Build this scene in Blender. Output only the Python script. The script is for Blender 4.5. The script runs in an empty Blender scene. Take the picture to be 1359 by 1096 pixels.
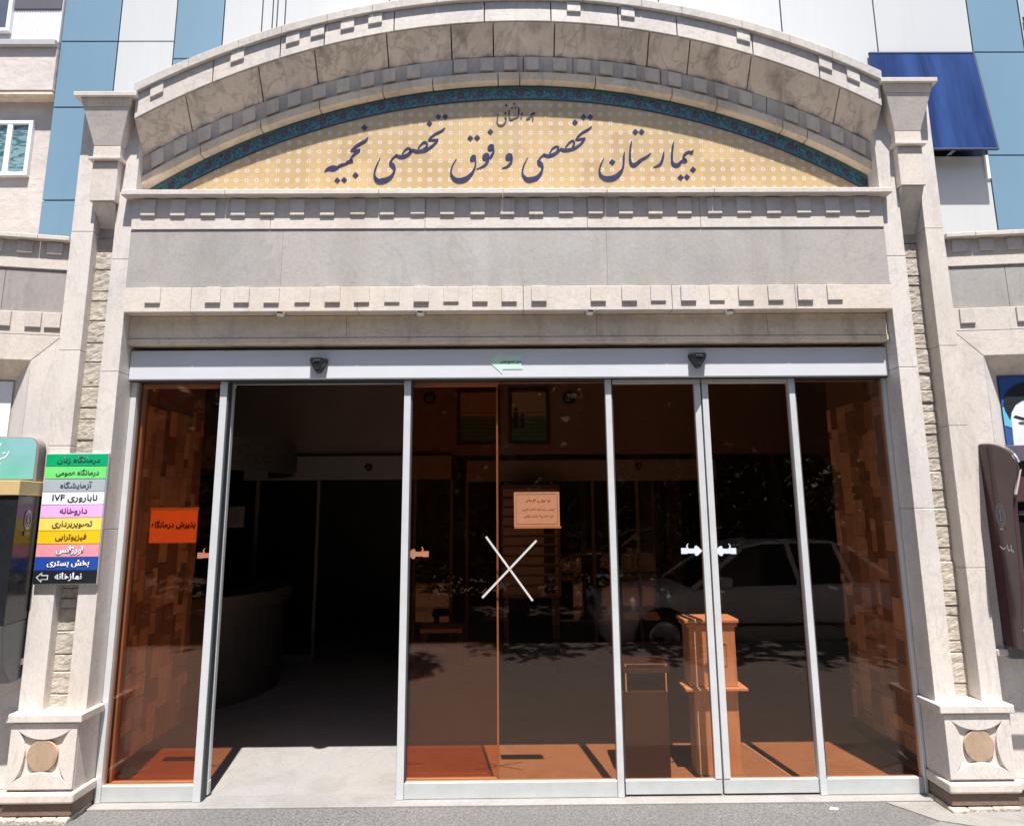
import bpy, bmesh, math, random
from mathutils import Vector, Matrix, noise
R = math.radians
random.seed(7)
sc = bpy.context.scene
col = sc.collection

# ------------------------------------------------------------------ camera
F_PX, YAW, PITCH, ROLL, DIST, EYE = 806.5, .0076, .1565, -.0074, 3.691, 1.6
fwd = Vector((math.sin(YAW)*math.cos(PITCH), math.cos(YAW)*math.cos(PITCH), math.sin(PITCH)))
rgt = Vector((math.cos(YAW), -math.sin(YAW), 0)); up = rgt.cross(fwd)
rgt, up = math.cos(ROLL)*rgt+math.sin(ROLL)*up, -math.sin(ROLL)*rgt+math.cos(ROLL)*up
CAM = Vector((0, -DIST, EYE))
cd = bpy.data.cameras.new('camera'); cam = bpy.data.objects.new('camera', cd); col.objects.link(cam)
cd.sensor_fit = 'HORIZONTAL'; cd.sensor_width = 36; cd.lens = F_PX/1359*36; cd.clip_end = 500; cd.clip_start = .02
cam.matrix_world = Matrix(((rgt.x, up.x, -fwd.x, CAM.x), (rgt.y, up.y, -fwd.y, CAM.y), (rgt.z, up.z, -fwd.z, CAM.z), (0, 0, 0, 1)))
sc.camera = cam

def at(px, py, Y):
    """point of the vertical plane at depth Y that is measured at a pixel of the photo"""
    d = rgt*((px-679.5)/F_PX)+up*((548-py)/F_PX)+fwd
    return CAM+d*((Y-CAM.y)/d.y)

# ------------------------------------------------------------------ light
SUN_EL, SUN_AZ = R(70.5), R(9.5)
w = bpy.data.worlds.new('World'); sc.world = w; w.use_nodes = True
nt = w.node_tree; nt.nodes.clear()
sky = nt.nodes.new('ShaderNodeTexSky'); sky.sky_type = 'NISHITA'; sky.sun_disc = False
sky.sun_elevation = SUN_EL; sky.sun_rotation = R(180)-SUN_AZ
bg = nt.nodes.new('ShaderNodeBackground'); bg.inputs[1].default_value = .085
wo = nt.nodes.new('ShaderNodeOutputWorld'); nt.links.new(sky.outputs[0], bg.inputs[0]); nt.links.new(bg.outputs[0], wo.inputs[0])
sl = bpy.data.lights.new('sun', 'SUN'); sl.energy = 5; sl.angle = R(.5); sl.color = (1, .965, .92)
so = bpy.data.objects.new('sun', sl); col.objects.link(so); so.location = (2, -8, 14)
sdir = Vector((math.sin(SUN_AZ)*math.cos(SUN_EL), -math.cos(SUN_AZ)*math.cos(SUN_EL), math.sin(SUN_EL)))
so.rotation_euler = sdir.to_track_quat('Z', 'Y').to_euler()
sc.view_settings.view_transform = 'Standard'; sc.view_settings.look = 'None'; sc.view_settings.gamma = 1
sc.view_settings.exposure = 1.2
sc.cycles.transparent_max_bounces = 24

# ------------------------------------------------------------------ materials
def new_mat(name):
    m = bpy.data.materials.new(name); m.use_nodes = True
    t = m.node_tree; b = t.nodes['Principled BSDF']
    return m, t, b
def ln(t, a, b): t.links.new(a, b)
def mixc(t, fac, a, b, blend='MIX'):
    n = t.nodes.new('ShaderNodeMix'); n.data_type = 'RGBA'; n.blend_type = blend
    for s, v in ((0, fac), (6, a), (7, b)):
        if hasattr(v, 'node'): ln(t, v, n.inputs[s])
        elif s == 0: n.inputs[0].default_value = v
        else: n.inputs[s].default_value = (*v, 1) if len(v) == 3 else v
    return n.outputs[2]
def ramp(t, fac, stops):
    n = t.nodes.new('ShaderNodeValToRGB'); e = n.color_ramp.elements
    while len(e) < len(stops): e.new(.5)
    for i, (p, c) in enumerate(stops):
        e[i].position = p; e[i].color = (c, c, c, 1) if isinstance(c, (int, float)) else (*c, 1)
    ln(t, fac, n.inputs[0]); return n.outputs[0]
def math_(t, op, a, b=None, c=None):
    n = t.nodes.new('ShaderNodeMath'); n.operation = op
    for i, v in enumerate((a, b, c)):
        if v is None: continue
        if hasattr(v, 'node'): ln(t, v, n.inputs[i])
        else: n.inputs[i].default_value = v
    return n.outputs[0]
def pos(t, stretch=(1, 1, 1), off=(0, 0, 0)):
    g = t.nodes.new('ShaderNodeNewGeometry'); mp = t.nodes.new('ShaderNodeMapping')
    mp.inputs['Scale'].default_value = stretch; mp.inputs['Location'].default_value = off
    ln(t, g.outputs['Position'], mp.inputs[0]); return mp.outputs[0]
def nz(t, vec, scale, detail=4, rough=.55, dist=0):
    n = t.nodes.new('ShaderNodeTexNoise'); n.inputs['Scale'].default_value = scale; n.inputs['Detail'].default_value = detail
    n.inputs['Roughness'].default_value = rough; n.inputs['Distortion'].default_value = dist
    ln(t, vec, n.inputs['Vector']); return n.outputs['Fac']
def sc3(c, k): return tuple(min(1, x*k) for x in c)

def stone(name, base, var=.22, vein=.35, veinc=None, stain=.0, bump=.15, rough=.62, warm=(1.04, 1, .93), stretch=(1, 1, 1), vs=2.2):
    m, t, b = new_mat(name)
    p = pos(t, stretch)
    c = mixc(t, ramp(t, nz(t, p, vs*1.2, 6, .6, .6), [(.3, 0), (.72, 1)]), sc3(base, 1-var), sc3(base, 1+var*.35))
    tint = tuple(base[i]*warm[i] for i in range(3))
    c = mixc(t, math_(t, 'MULTIPLY', ramp(t, nz(t, pos(t, stretch, (3, 7, 1)), 1.3, 3), [(.4, 0), (.65, 1)]), .7), c, tint)
    v = nz(t, pos(t, stretch, (9, 2, 5)), vs, 5, .6, 1.6)
    vv = ramp(t, v, [(.47, 0), (.495, 1), (.52, 0)])
    c = mixc(t, math_(t, 'MULTIPLY', vv, vein), c, veinc or sc3(base, .55))
    fine = ramp(t, nz(t, p, 55, 3, .7), [(.3, .86), (.7, 1.08)])
    c = mixc(t, .7, c, fine, 'MULTIPLY')
    pits = ramp(t, nz(t, pos(t, (1, 1, 1.6), (1, 1, 1)), 26, 2, .5), [(.66, 0), (.72, 1)])
    c = mixc(t, math_(t, 'MULTIPLY', pits, .22), c, sc3(base, .5))
    wash = ramp(t, nz(t, pos(t, (4.5, 4.5, .7), (8, 1, 3)), 1.1, 5, .62, .5), [(.48, 0), (.8, 1)])
    c = mixc(t, math_(t, 'MULTIPLY', wash, .5), c, tuple(base[i]*k for i, k in enumerate((.62, .57, .50))))
    if stain:
        st = ramp(t, nz(t, pos(t, (7, 7, .9), (4, 0, 2)), 1.0, 5, .65, .4), [(.5, 0), (.72, 1)])
        c = mixc(t, math_(t, 'MULTIPLY', st, stain), c, (.10, .085, .065))
    ln(t, c, b.inputs['Base Color']); b.inputs['Roughness'].default_value = rough
    bp = t.nodes.new('ShaderNodeBump'); bp.inputs['Strength'].default_value = bump; bp.inputs['Distance'].default_value = .01
    ln(t, nz(t, p, 38, 6, .65), bp.inputs['Height']); ln(t, bp.outputs[0], b.inputs['Normal'])
    return m
def plain(name, c, rough=.5, metal=0, var=.08, scale=14, bump=0, spec=None, coat=0):
    m, t, b = new_mat(name)
    if var:
        cc = mixc(t, ramp(t, nz(t, pos(t), scale, 5, .6), [(.3, 0), (.7, 1)]), sc3(c, 1-var), sc3(c, 1+var))
        ln(t, cc, b.inputs['Base Color'])
        rr = t.nodes.new('ShaderNodeMapRange'); rr.inputs[3].default_value = max(0, rough-.08); rr.inputs[4].default_value = min(1, rough+.08)
        ln(t, nz(t, pos(t), scale*1.7, 4), rr.inputs[0]); ln(t, rr.outputs[0], b.inputs['Roughness'])
    else:
        b.inputs['Base Color'].default_value = (*c, 1); b.inputs['Roughness'].default_value = rough
    b.inputs['Metallic'].default_value = metal
    if coat: b.inputs['Coat Weight'].default_value = coat
    if bump:
        bp = t.nodes.new('ShaderNodeBump'); bp.inputs['Strength'].default_value = bump; bp.inputs['Distance'].default_value = .01
        ln(t, nz(t, pos(t), scale*3, 5), bp.inputs['Height']); ln(t, bp.outputs[0], b.inputs['Normal'])
    return m
def glass(name, colr, gloss_rough=0.0):
    m, t, b = new_mat(name); t.nodes.remove(b)
    out = [n for n in t.nodes if n.type == 'OUTPUT_MATERIAL'][0]
    tr = t.nodes.new('ShaderNodeBsdfTransparent'); tr.inputs[0].default_value = (*colr, 1)
    gl = t.nodes.new('ShaderNodeBsdfGlossy'); gl.inputs['Roughness'].default_value = gloss_rough
    ln(t, ramp(t, nz(t, pos(t), 2.6, 5, .65, .8), [(.5, 0), (.8, .05)]), gl.inputs['Roughness'])
    fr = t.nodes.new('ShaderNodeFresnel'); g = t.nodes.new('ShaderNodeNewGeometry')
    ln(t, math_(t, 'MULTIPLY_ADD', g.outputs['Backfacing'], -.81, 1.47), fr.inputs[0])
    mx = t.nodes.new('ShaderNodeMixShader'); ln(t, fr.outputs[0], mx.inputs[0]); ln(t, tr.outputs[0], mx.inputs[1]); ln(t, gl.outputs[0], mx.inputs[2])
    ln(t, mx.outputs[0], out.inputs[0]); return m

M = {}
M['stone'] = stone('pale travertine', (.57, .515, .475), vein=.28, var=.14)
M['stone_warm'] = stone('cream marble', (.59, .53, .48), vein=.2, var=.12)
M['strip'] = stone('white veined marble', (.60, .555, .525), vein=.35, var=.12, veinc=(.36, .34, .31), stretch=(1.6, 1.6, .8))
M['frieze'] = stone('grey beige slab', (.365, .345, .325), vein=.4, var=.22, vs=1.1, veinc=(.27, .25, .235), stretch=(1, 1, .8), warm=(1.03, .96, .93))
M['frieze_grey'] = stone('blue grey slab', (.325, .325, .318), vein=.3, var=.15, vs=1.4, stretch=(1, 1, .5))
M['frieze_pink'] = stone('rose grey slab', (.33, .298, .285), vein=.3, var=.18, vs=1.4, stretch=(1, 1, .5))
M['splay'] = stone('weathered arch slab', (.76, .66, .56), vein=.45, var=.22, veinc=(.22, .18, .14), stain=.6)
M['arch_grey'] = stone('grey arch block', (.66, .59, .52), vein=.3, var=.2, stain=.3)
M['soffit'] = stone('tan soffit stone', (.74, .63, .50), vein=.4, var=.25, stain=.3)
M['band'] = stone('pale cornice marble', (.60, .55, .51), vein=.35, var=.16, stain=.12)
M['rough'] = stone('split travertine', (.46, .415, .365), vein=.5, var=.35, bump=.25, rough=.9, vs=7, veinc=(.24, .19, .14))
M['disc'] = stone('tan onyx disc', (.40, .29, .205), vein=.5, var=.3, vs=6, veinc=(.25, .16, .1), stretch=(1, 1, .6))
M['base_brown'] = stone('brown plinth stone', (.17, .115, .085), vein=.2, var=.4, bump=.5)
M['mortar'] = plain('crumbling mortar', (.42, .355, .29), .95, var=.4, scale=25, bump=.9)
M['joint'] = plain('dark joint', (.10, .085, .07), .95, var=.3)
M['alu'] = plain('satin aluminium', (.60, .61, .62), .4, .25, var=.05, scale=9)
M['alu_white'] = plain('white coated header', (.60, .61, .64), .35, .1, var=.03, scale=5)
M['alu_dark'] = plain('dark gasket', (.04, .045, .05), .6, var=.1)
M['rail'] = plain('anodised rail', (.50, .52, .52), .45, .25, var=.06, scale=12)
M['glass'] = glass('bronze tinted glass', (.962, .76, .62))
M['glass_in'] = glass('clear lobby glass', (.93, .93, .92))
M['gold'] = plain('glass edge', (.40, .28, .17), .35, .2, var=.1)
M['black'] = plain('black plastic', (.014, .015, .018), .28, var=.15)
M['black_gloss'] = plain('gloss black panel', (.014, .015, .017), .15, var=.1)
M['grey_panel'] = plain('grey plastic panel', (.09, .095, .105), .4, var=.1)
M['chrome'] = plain('chrome', (.75, .75, .76), .15, 1, var=.04)
M['white'] = plain('white print', (.78, .78, .78), .6, var=.04)
M['tape'] = plain('white tape', (.50, .48, .46), .6, var=.06)
M['ink'] = plain('black ink', (.02, .02, .022), .7, var=0)
M['navy'] = plain('navy glaze', (.028, .030, .085), .25, var=.35, scale=30)
M['maroon'] = plain('maroon acrylic', (.075, .042, .046), .18, var=.12, scale=5)
M['mar_dark'] = plain('dark maroon acrylic', (.045, .014, .018), .22, var=.1)
M['violet'] = plain('violet grey plastic', (.11, .09, .12), .3, var=.1)
def wood_mat():
    m, t, b = new_mat('pale beech board')
    g_ = nz(t, pos(t, (9, 9, .7)), 6, 6, .65, .6)
    c = mixc(t, ramp(t, g_, [(.3, 0), (.7, 1)]), (.44, .375, .325), (.60, .53, .475))
    ln(t, c, b.inputs['Base Color']); b.inputs['Roughness'].default_value = .45; return m
M['wood'] = wood_mat()
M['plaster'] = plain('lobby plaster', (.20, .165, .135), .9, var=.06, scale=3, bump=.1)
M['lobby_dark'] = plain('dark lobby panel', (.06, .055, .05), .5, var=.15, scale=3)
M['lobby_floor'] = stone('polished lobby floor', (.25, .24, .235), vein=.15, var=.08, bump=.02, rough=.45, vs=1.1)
M['sill'] = stone('white threshold marble', (.235, .225, .22), vein=.15, var=.12, bump=.05, rough=.5)
M['mosaic'] = None
M['window_frame'] = plain('white window frame', (.72, .73, .75), .4, var=.04)

def granite(name, base):
    m, t, b = new_mat(name); p = pos(t)
    c = mixc(t, ramp(t, nz(t, p, 75, 5, .8), [(.36, 0), (.60, 1)]), sc3(base, .35), sc3(base, 1.5))
    c = mixc(t, ramp(t, nz(t, p, 1.6, 5, .6), [(.35, 0), (.7, 1)]), c, mixc(t, .5, c, sc3(base, .8)))
    c = mixc(t, ramp(t, nz(t, pos(t, off=(4, 4, 4)), 7, 5, .7), [(.6, 0), (.75, .5)]), c, sc3(base, .6))
    ln(t, c, b.inputs['Base Color']); b.inputs['Roughness'].default_value = .75
    bp = t.nodes.new('ShaderNodeBump'); bp.inputs['Strength'].default_value = .4; bp.inputs['Distance'].default_value = .004
    ln(t, nz(t, p, 120, 4, .7), bp.inputs['Height']); ln(t, bp.outputs[0], b.inputs['Normal'])
    return m
M['granite'] = granite('grey granite paving', (.21, .192, .18))
M['granite_strip'] = granite('dark granite strip', (.105, .10, .098))
M['asphalt'] = granite('asphalt', (.075, .07, .068))
M['patch'] = stone('broken marble paving', (.21, .20, .19), vein=.3, var=.2, bump=.3, rough=.7)
M['patch_grey'] = stone('grey marble paving', (.16, .16, .158), vein=.3, var=.2, bump=.3, rough=.7)

def mosaic_mat():
    m, t, b = new_mat('split stone mosaic')
    at_ = t.nodes.new('ShaderNodeAttribute'); at_.attribute_name = 'tone'; at_.attribute_type = 'GEOMETRY'
    p = pos(t)
    c = mixc(t, at_.outputs['Fac'], (.26, .20, .15), (.72, .64, .55))
    c = mixc(t, .8, c, ramp(t, nz(t, p, 20, 6, .65), [(.25, .7), (.75, 1.12)]), 'MULTIPLY')
    ln(t, c, b.inputs['Base Color']); b.inputs['Roughness'].default_value = .85
    bp = t.nodes.new('ShaderNodeBump'); bp.inputs['Strength'].default_value = .5; bp.inputs['Distance'].default_value = .01
    ln(t, nz(t, p, 30, 5), bp.inputs['Height']); ln(t, bp.outputs[0], b.inputs['Normal'])
    return m
M['mosaic'] = mosaic_mat()

def panel_mat(name, base, var=.05):
    m, t, b = new_mat(name)
    c = mixc(t, ramp(t, nz(t, pos(t, (1, 1, .35)), 1.6, 5, .6), [(.3, 0), (.7, 1)]), sc3(base, 1-var), sc3(base, 1+var))
    st = ramp(t, nz(t, pos(t, (14, 14, .5), (2, 3, 1)), 1.2, 4, .6), [(.55, 0), (.8, 1)])
    c = mixc(t, math_(t, 'MULTIPLY', st, .22), c, sc3(base, .72))
    ln(t, c, b.inputs['Base Color']); b.inputs['Roughness'].default_value = .45
    return m
M['clad_blue'] = panel_mat('light blue cladding', (.145, .245, .33))
M['clad_white'] = panel_mat('white cladding', (.50, .505, .505), .03)
M['stucco'] = plain('beige stucco', (.53, .475, .435), .95, var=.1, scale=8, bump=.4)
M['stucco_white'] = plain('white ribbed sheet', (.64, .63, .64), .7, var=.05)
M['louvre_grey'] = plain('grey louvre frame', (.38, .41, .44), .5, var=.06)

def tile_mat():
    m, t, b = new_mat('yellow glazed tile')
    uv = t.nodes.new('ShaderNodeUVMap'); sp = t.nodes.new('ShaderNodeSeparateXYZ'); ln(t, uv.outputs[0], sp.inputs[0])
    P = .0655
    def cell(o, per, off=0.):
        f = math_(t, 'FRACT', math_(t, 'ADD', math_(t, 'DIVIDE', o, per), off))
        return math_(t, 'SUBTRACT', f, .5)
    u, v = sp.outputs[0], sp.outputs[1]
    fu, fv = cell(u, P), cell(v, P)
    def rad(a, c): return math_(t, 'SQRT', math_(t, 'ADD', math_(t, 'MULTIPLY', a, a), math_(t, 'MULTIPLY', c, c)))
    r = rad(fu, fv)
    gu, gv = cell(u, P, .5), cell(v, P, .5)
    r2 = rad(gu, gv)
    p = pos(t)
    base = mixc(t, ramp(t, nz(t, p, 9, 4, .6), [(.3, 0), (.7, 1)]), (.49, .315, .11), (.55, .40, .205))
    base = mixc(t, ramp(t, nz(t, pos(t, off=(5, 5, 5)), 4, 3), [(.45, 0), (.6, 1)]), base, (.54, .385, .155))
    wn = t.nodes.new('ShaderNodeTexWhiteNoise'); wn.noise_dimensions = '2D'; cb = t.nodes.new('ShaderNodeCombineXYZ')
    for q_, o_ in ((0, u), (1, v)): ln(t, math_(t, 'FLOOR', math_(t, 'ADD', math_(t, 'DIVIDE', o_, P*3), .5)), cb.inputs[q_])
    ln(t, cb.outputs[0], wn.inputs[0]); base = mixc(t, 1, base, ramp(t, wn.outputs[0], [(0, .84), (1, 1.08)]), 'MULTIPLY')
    star = ramp(t, math_(t, 'ABSOLUTE', math_(t, 'SUBTRACT', math_(t, 'ABSOLUTE', math_(t, 'MULTIPLY', gu, gv)), .012)), [(0.0, 1), (.008, 0)])
    base = mixc(t, math_(t, 'MULTIPLY', star, .6), base, (.36, .27, .20))
    pet = ramp(t, math_(t, 'ABSOLUTE', math_(t, 'SUBTRACT', r2, .33)), [(.0, 1), (.06, 0)])
    base = mixc(t, math_(t, 'MULTIPLY', pet, .75), base, (.40, .30, .23))
    halo = ramp(t, r, [(.26, 1), (.34, 0)]); base = mixc(t, math_(t, 'MULTIPLY', halo, .75), base, (.46, .32, .23))
    ring = ramp(t, r, [(.185, 1), (.225, 0)]); base = mixc(t, math_(t, 'MULTIPLY', ring, .68), base, (.70, .63, .55))
    inner = ramp(t, r, [(.09, 1), (.125, 0)]); base = mixc(t, inner, base, (.66, .46, .26))
    dot = ramp(t, r, [(.045, 1), (.075, 0)]); base = mixc(t, dot, base, (.22, .12, .09))
    ju, jv = cell(u, P*3, .5), cell(v, P*3, .5)
    jt = math_(t, 'MINIMUM', math_(t, 'ABSOLUTE', math_(t, 'SUBTRACT', math_(t, 'ABSOLUTE', ju), .5)), math_(t, 'ABSOLUTE', math_(t, 'SUBTRACT', math_(t, 'ABSOLUTE', jv), .5)))
    j = ramp(t, jt, [(.006, 1), (.014, 0)]); base = mixc(t, math_(t, 'MULTIPLY', j, .5), base, (.34, .28, .2))
    ln(t, base, b.inputs['Base Color']); b.inputs['Roughness'].default_value = .3
    return m
M['tile'] = tile_mat()
def border_mat():
    m, t, b = new_mat('turquoise border tile')
    uv = t.nodes.new('ShaderNodeUVMap'); sp = t.nodes.new('ShaderNodeSeparateXYZ'); ln(t, uv.outputs[0], sp.inputs[0])
    P = .125
    u, v = sp.outputs[0], sp.outputs[1]
    fu = math_(t, 'SUBTRACT', math_(t, 'FRACT', math_(t, 'DIVIDE', u, P)), .5)
    fv = math_(t, 'MULTIPLY', math_(t, 'SUBTRACT', v, .5), .72)
    nn = nz(t, uv.outputs[0], 34, 3, .6)
    r = math_(t, 'ADD', math_(t, 'SQRT', math_(t, 'ADD', math_(t, 'MULTIPLY', fu, fu), math_(t, 'MULTIPLY', fv, fv))), math_(t, 'MULTIPLY', math_(t, 'SUBTRACT', nn, .5), .14))
    mp = t.nodes.new('ShaderNodeMapping'); mp.inputs['Scale'].default_value = (1, .09, 1); ln(t, uv.outputs[0], mp.inputs[0])
    sw = nz(t, mp.outputs[0], 60, 2, .5, 1.2)
    c = mixc(t, ramp(t, sw, [(.46, 0), (.56, 1)]), (.012, .035, .055), (.04, .18, .22))
    c = mixc(t, ramp(t, nz(t, mp.outputs[0], 95, 2, .5, .6), [(.6, 0), (.66, 1)]), c, (.11, .26, .16))
    c = mixc(t, ramp(t, r, [(.2, 1), (.25, 0)]), c, (.05, .09, .12))
    c = mixc(t, ramp(t, r, [(.16, 1), (.19, 0)]), c, (.045, .03, .055))
    c = mixc(t, ramp(t, r, [(.05, 1), (.08, 0)]), c, (.13, .06, .07))
    edge = ramp(t, math_(t, 'ABSOLUTE', math_(t, 'SUBTRACT', v, .5)), [(.40, 0), (.42, 1)])
    c = mixc(t, edge, c, (.045, .17, .21))
    low = ramp(t, v, [(.055, 1), (.075, 0)]); c = mixc(t, low, c, (.015, .03, .055))
    ln(t, c, b.inputs['Base Color']); b.inputs['Roughness'].default_value = .3
    return m
M['border'] = border_mat()
def blue_window_mat():
    m, t, b = new_mat('blue film glass')
    st = nz(t, pos(t, (6, 6, .35)), 1.3, 4, .6, .3)
    c = mixc(t, ramp(t, st, [(.35, 0), (.65, 1)]), (.006, .018, .085), (.020, .05, .17))
    ln(t, c, b.inputs['Base Color']); b.inputs['Roughness'].default_value = .12
    return m
M['blue_glass'] = blue_window_mat()
def pane_mat():
    m, t, b = new_mat('patterned window glass')
    n1 = nz(t, pos(t, (1, 1, 3.2)), 13, 3, .5, .8)
    c = mixc(t, ramp(t, n1, [(.42, 0), (.56, 1)]), (.045, .10, .12), (.19, .30, .31))
    ln(t, c, b.inputs['Base Color']); b.inputs['Roughness'].default_value = .12
    return m
M['pane'] = pane_mat()
def colour(name, c, rough=.5): 
    if name not in M: M[name] = plain(name, c, rough, var=.05, scale=20)
    return M[name]

# ------------------------------------------------------------------ helpers
def empty(name, loc=(0, 0, 0), label=None, cat=None, group=None, rz=0):
    o = bpy.data.objects.new(name, None); col.objects.link(o); o.location = loc; o.rotation_euler.z = rz
    o.empty_display_size = .1
    tag(o, label, cat, group); return o
def tag(o, label=None, cat=None, group=None, kind=None):
    if label: o['label'] = label
    if cat: o['category'] = cat
    if group: o['group'] = group
    if kind: o['kind'] = kind
    return o
class MB:
    def __init__(s): s.v = []; s.f = []; s.uv = None; s.tone = None
    def box(s, x0, x1, y0, y1, z0, z1):
        if x0 > x1: x0, x1 = x1, x0
        if y0 > y1: y0, y1 = y1, y0
        if z0 > z1: z0, z1 = z1, z0
        return s.hexa([(x0, y0, z0), (x1, y0, z0), (x1, y1, z0), (x0, y1, z0)], [(x0, y0, z1), (x1, y0, z1), (x1, y1, z1), (x0, y1, z1)])
    def hexa(s, lo, hi):
        n = len(s.v); k = len(lo); s.v += [tuple(p) for p in lo]+[tuple(p) for p in hi]
        s.f.append(tuple(n+i for i in reversed(range(k)))); s.f.append(tuple(n+k+i for i in range(k)))
        for i in range(k): s.f.append((n+i, n+(i+1) % k, n+k+(i+1) % k, n+k+i))
        return s
    def prism_y(s, poly, y0, y1):
        """polygon in x,z pushed from y0 (front) to y1"""
        a = sum(poly[i][0]*poly[(i+1) % len(poly)][1]-poly[(i+1) % len(poly)][0]*poly[i][1] for i in range(len(poly)))
        if a < 0: poly = poly[::-1]
        return s.hexa([(x, y1, z) for x, z in poly][::1], [(x, y0, z) for x, z in poly]) if y0 < y1 else s.prism_y(poly, y1, y0)
    def prism_x(s, poly, x0, x1):
        """polygon in y,z pushed along x"""
        a = sum(poly[i][0]*poly[(i+1) % len(poly)][1]-poly[(i+1) % len(poly)][0]*poly[i][1] for i in range(len(poly)))
        if a < 0: poly = poly[::-1]
        if x0 > x1: x0, x1 = x1, x0
        return s.hexa([(x0, y, z) for y, z in poly], [(x1, y, z) for y, z in poly])
    def cyl(s, c0, c1, r0, r1=None, n=16):
        r1 = r0 if r1 is None else r1
        c0, c1 = Vector(c0), Vector(c1); d = (c1-c0).normalized()
        a = d.orthogonal().normalized(); b = d.cross(a)
        ring = lambda c, r: [tuple(c+(a*math.cos(2*math.pi*i/n)+b*math.sin(2*math.pi*i/n))*r) for i in range(n)]
        return s.hexa(ring(c0, r0), ring(c1, r1))
    def tube(s, pts, rad, n=8):
        for i in range(len(pts)-1):
            r0 = rad[i] if isinstance(rad, (list, tuple)) else rad; r1 = rad[i+1] if isinstance(rad, (list, tuple)) else rad
            s.cyl(pts[i], pts[i+1], r0, r1, n)
        return s
    def build(s, name, mat, parent=None, bevel=0, smooth=False, local=False, label=None, seg=2):
        me = bpy.data.meshes.new(name)
        L = Vector((0, 0, 0)) if (parent is None or local) else world_loc(parent)
        me.from_pydata([(x-L.x, y-L.y, z-L.z) for x, y, z in s.v], [], s.f)
        if s.uv:
            ul = me.uv_layers.new(name='UVMap')
            for lp in me.loops: ul.data[lp.index].uv = s.uv[lp.vertex_index]
        if s.tone:
            at_ = me.attributes.new('tone', 'FLOAT', 'FACE')
            for i, vv in enumerate(s.tone): at_.data[i].value = vv
        me.materials.append(mat); me.update()
        o = bpy.data.objects.new(name, me); col.objects.link(o)
        if parent: o.parent = parent
        if bevel:
            md = o.modifiers.new('bevel', 'BEVEL'); md.width = bevel; md.segments = seg; md.limit_method = 'ANGLE'; md.angle_limit = R(40)
        if smooth:
            for p in me.polygons: p.use_smooth = True
        if label: o['label'] = label
        return o
def world_loc(o):
    v = Vector(o.location)
    while o.parent: o = o.parent; v += Vector(o.location)
    return v
def box(name, mat, parent, x0, x1, y0, y1, z0, z1, bevel=.003, **k):
    return MB().box(x0, x1, y0, y1, z0, z1).build(name, mat, parent, bevel, **k)
def copy_of(o, dx=0, dy=0, dz=0, parent=None):
    c = o.copy(); col.objects.link(c); c.location = Vector(o.location)+Vector((dx, dy, dz))
    if parent: c.parent = parent
    return c
def copy_tree(o, parent=None):
    c = o.copy(); col.objects.link(c)
    if parent: c.parent = parent
    for ch in list(o.children): copy_tree(ch, c)
    return c

# Persian letter shaping with presentation forms (isolated, final, initial, medial)
FORMS = {'ا': 'FE8D FE8E', 'آ': 'FE81 FE82', 'ب': 'FE8F FE90 FE91 FE92', 'پ': 'FB56 FB57 FB58 FB59', 'ت': 'FE95 FE96 FE97 FE98', 'ج': 'FE9D FE9E FE9F FEA0',
 'ح': 'FEA1 FEA2 FEA3 FEA4', 'خ': 'FEA5 FEA6 FEA7 FEA8', 'د': 'FEA9 FEAA', 'ذ': 'FEAB FEAC', 'ر': 'FEAD FEAE', 'ز': 'FEAF FEB0', 'ژ': 'FB8A FB8B',
 'س': 'FEB1 FEB2 FEB3 FEB4', 'ش': 'FEB5 FEB6 FEB7 FEB8', 'ص': 'FEB9 FEBA FEBB FEBC', 'ع': 'FEC9 FECA FECB FECC', 'ف': 'FED1 FED2 FED3 FED4',
 'گ': 'FB92 FB93 FB94 FB95', 'ک': 'FB8E FB8F FB90 FB91', 'ل': 'FEDD FEDE FEDF FEE0', 'م': 'FEE1 FEE2 FEE3 FEE4', 'ن': 'FEE5 FEE6 FEE7 FEE8',
 'و': 'FEED FEEE', 'ه': 'FEE9 FEEA FEEB FEEC', 'ی': 'FBFC FBFD FBFE FBFF'}
FORMS = {k: [chr(int(x, 16)) for x in v.split()] for k, v in FORMS.items()}
def shape(s):
    out = []
    for i, ch in enumerate(s):
        if ch not in FORMS: out.append(ch); continue
        prev = i > 0 and s[i-1] in FORMS and len(FORMS[s[i-1]]) == 4
        nxt = i+1 < len(s) and s[i+1] in FORMS and len(FORMS[ch]) == 4
        out.append(FORMS[ch][(3 if nxt else 1) if prev else (2 if nxt else 0)])
    words = ''.join(out).split(' ')
    return ' '.join(wd if wd.isascii() else wd[::-1] for wd in words[::-1])
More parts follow.
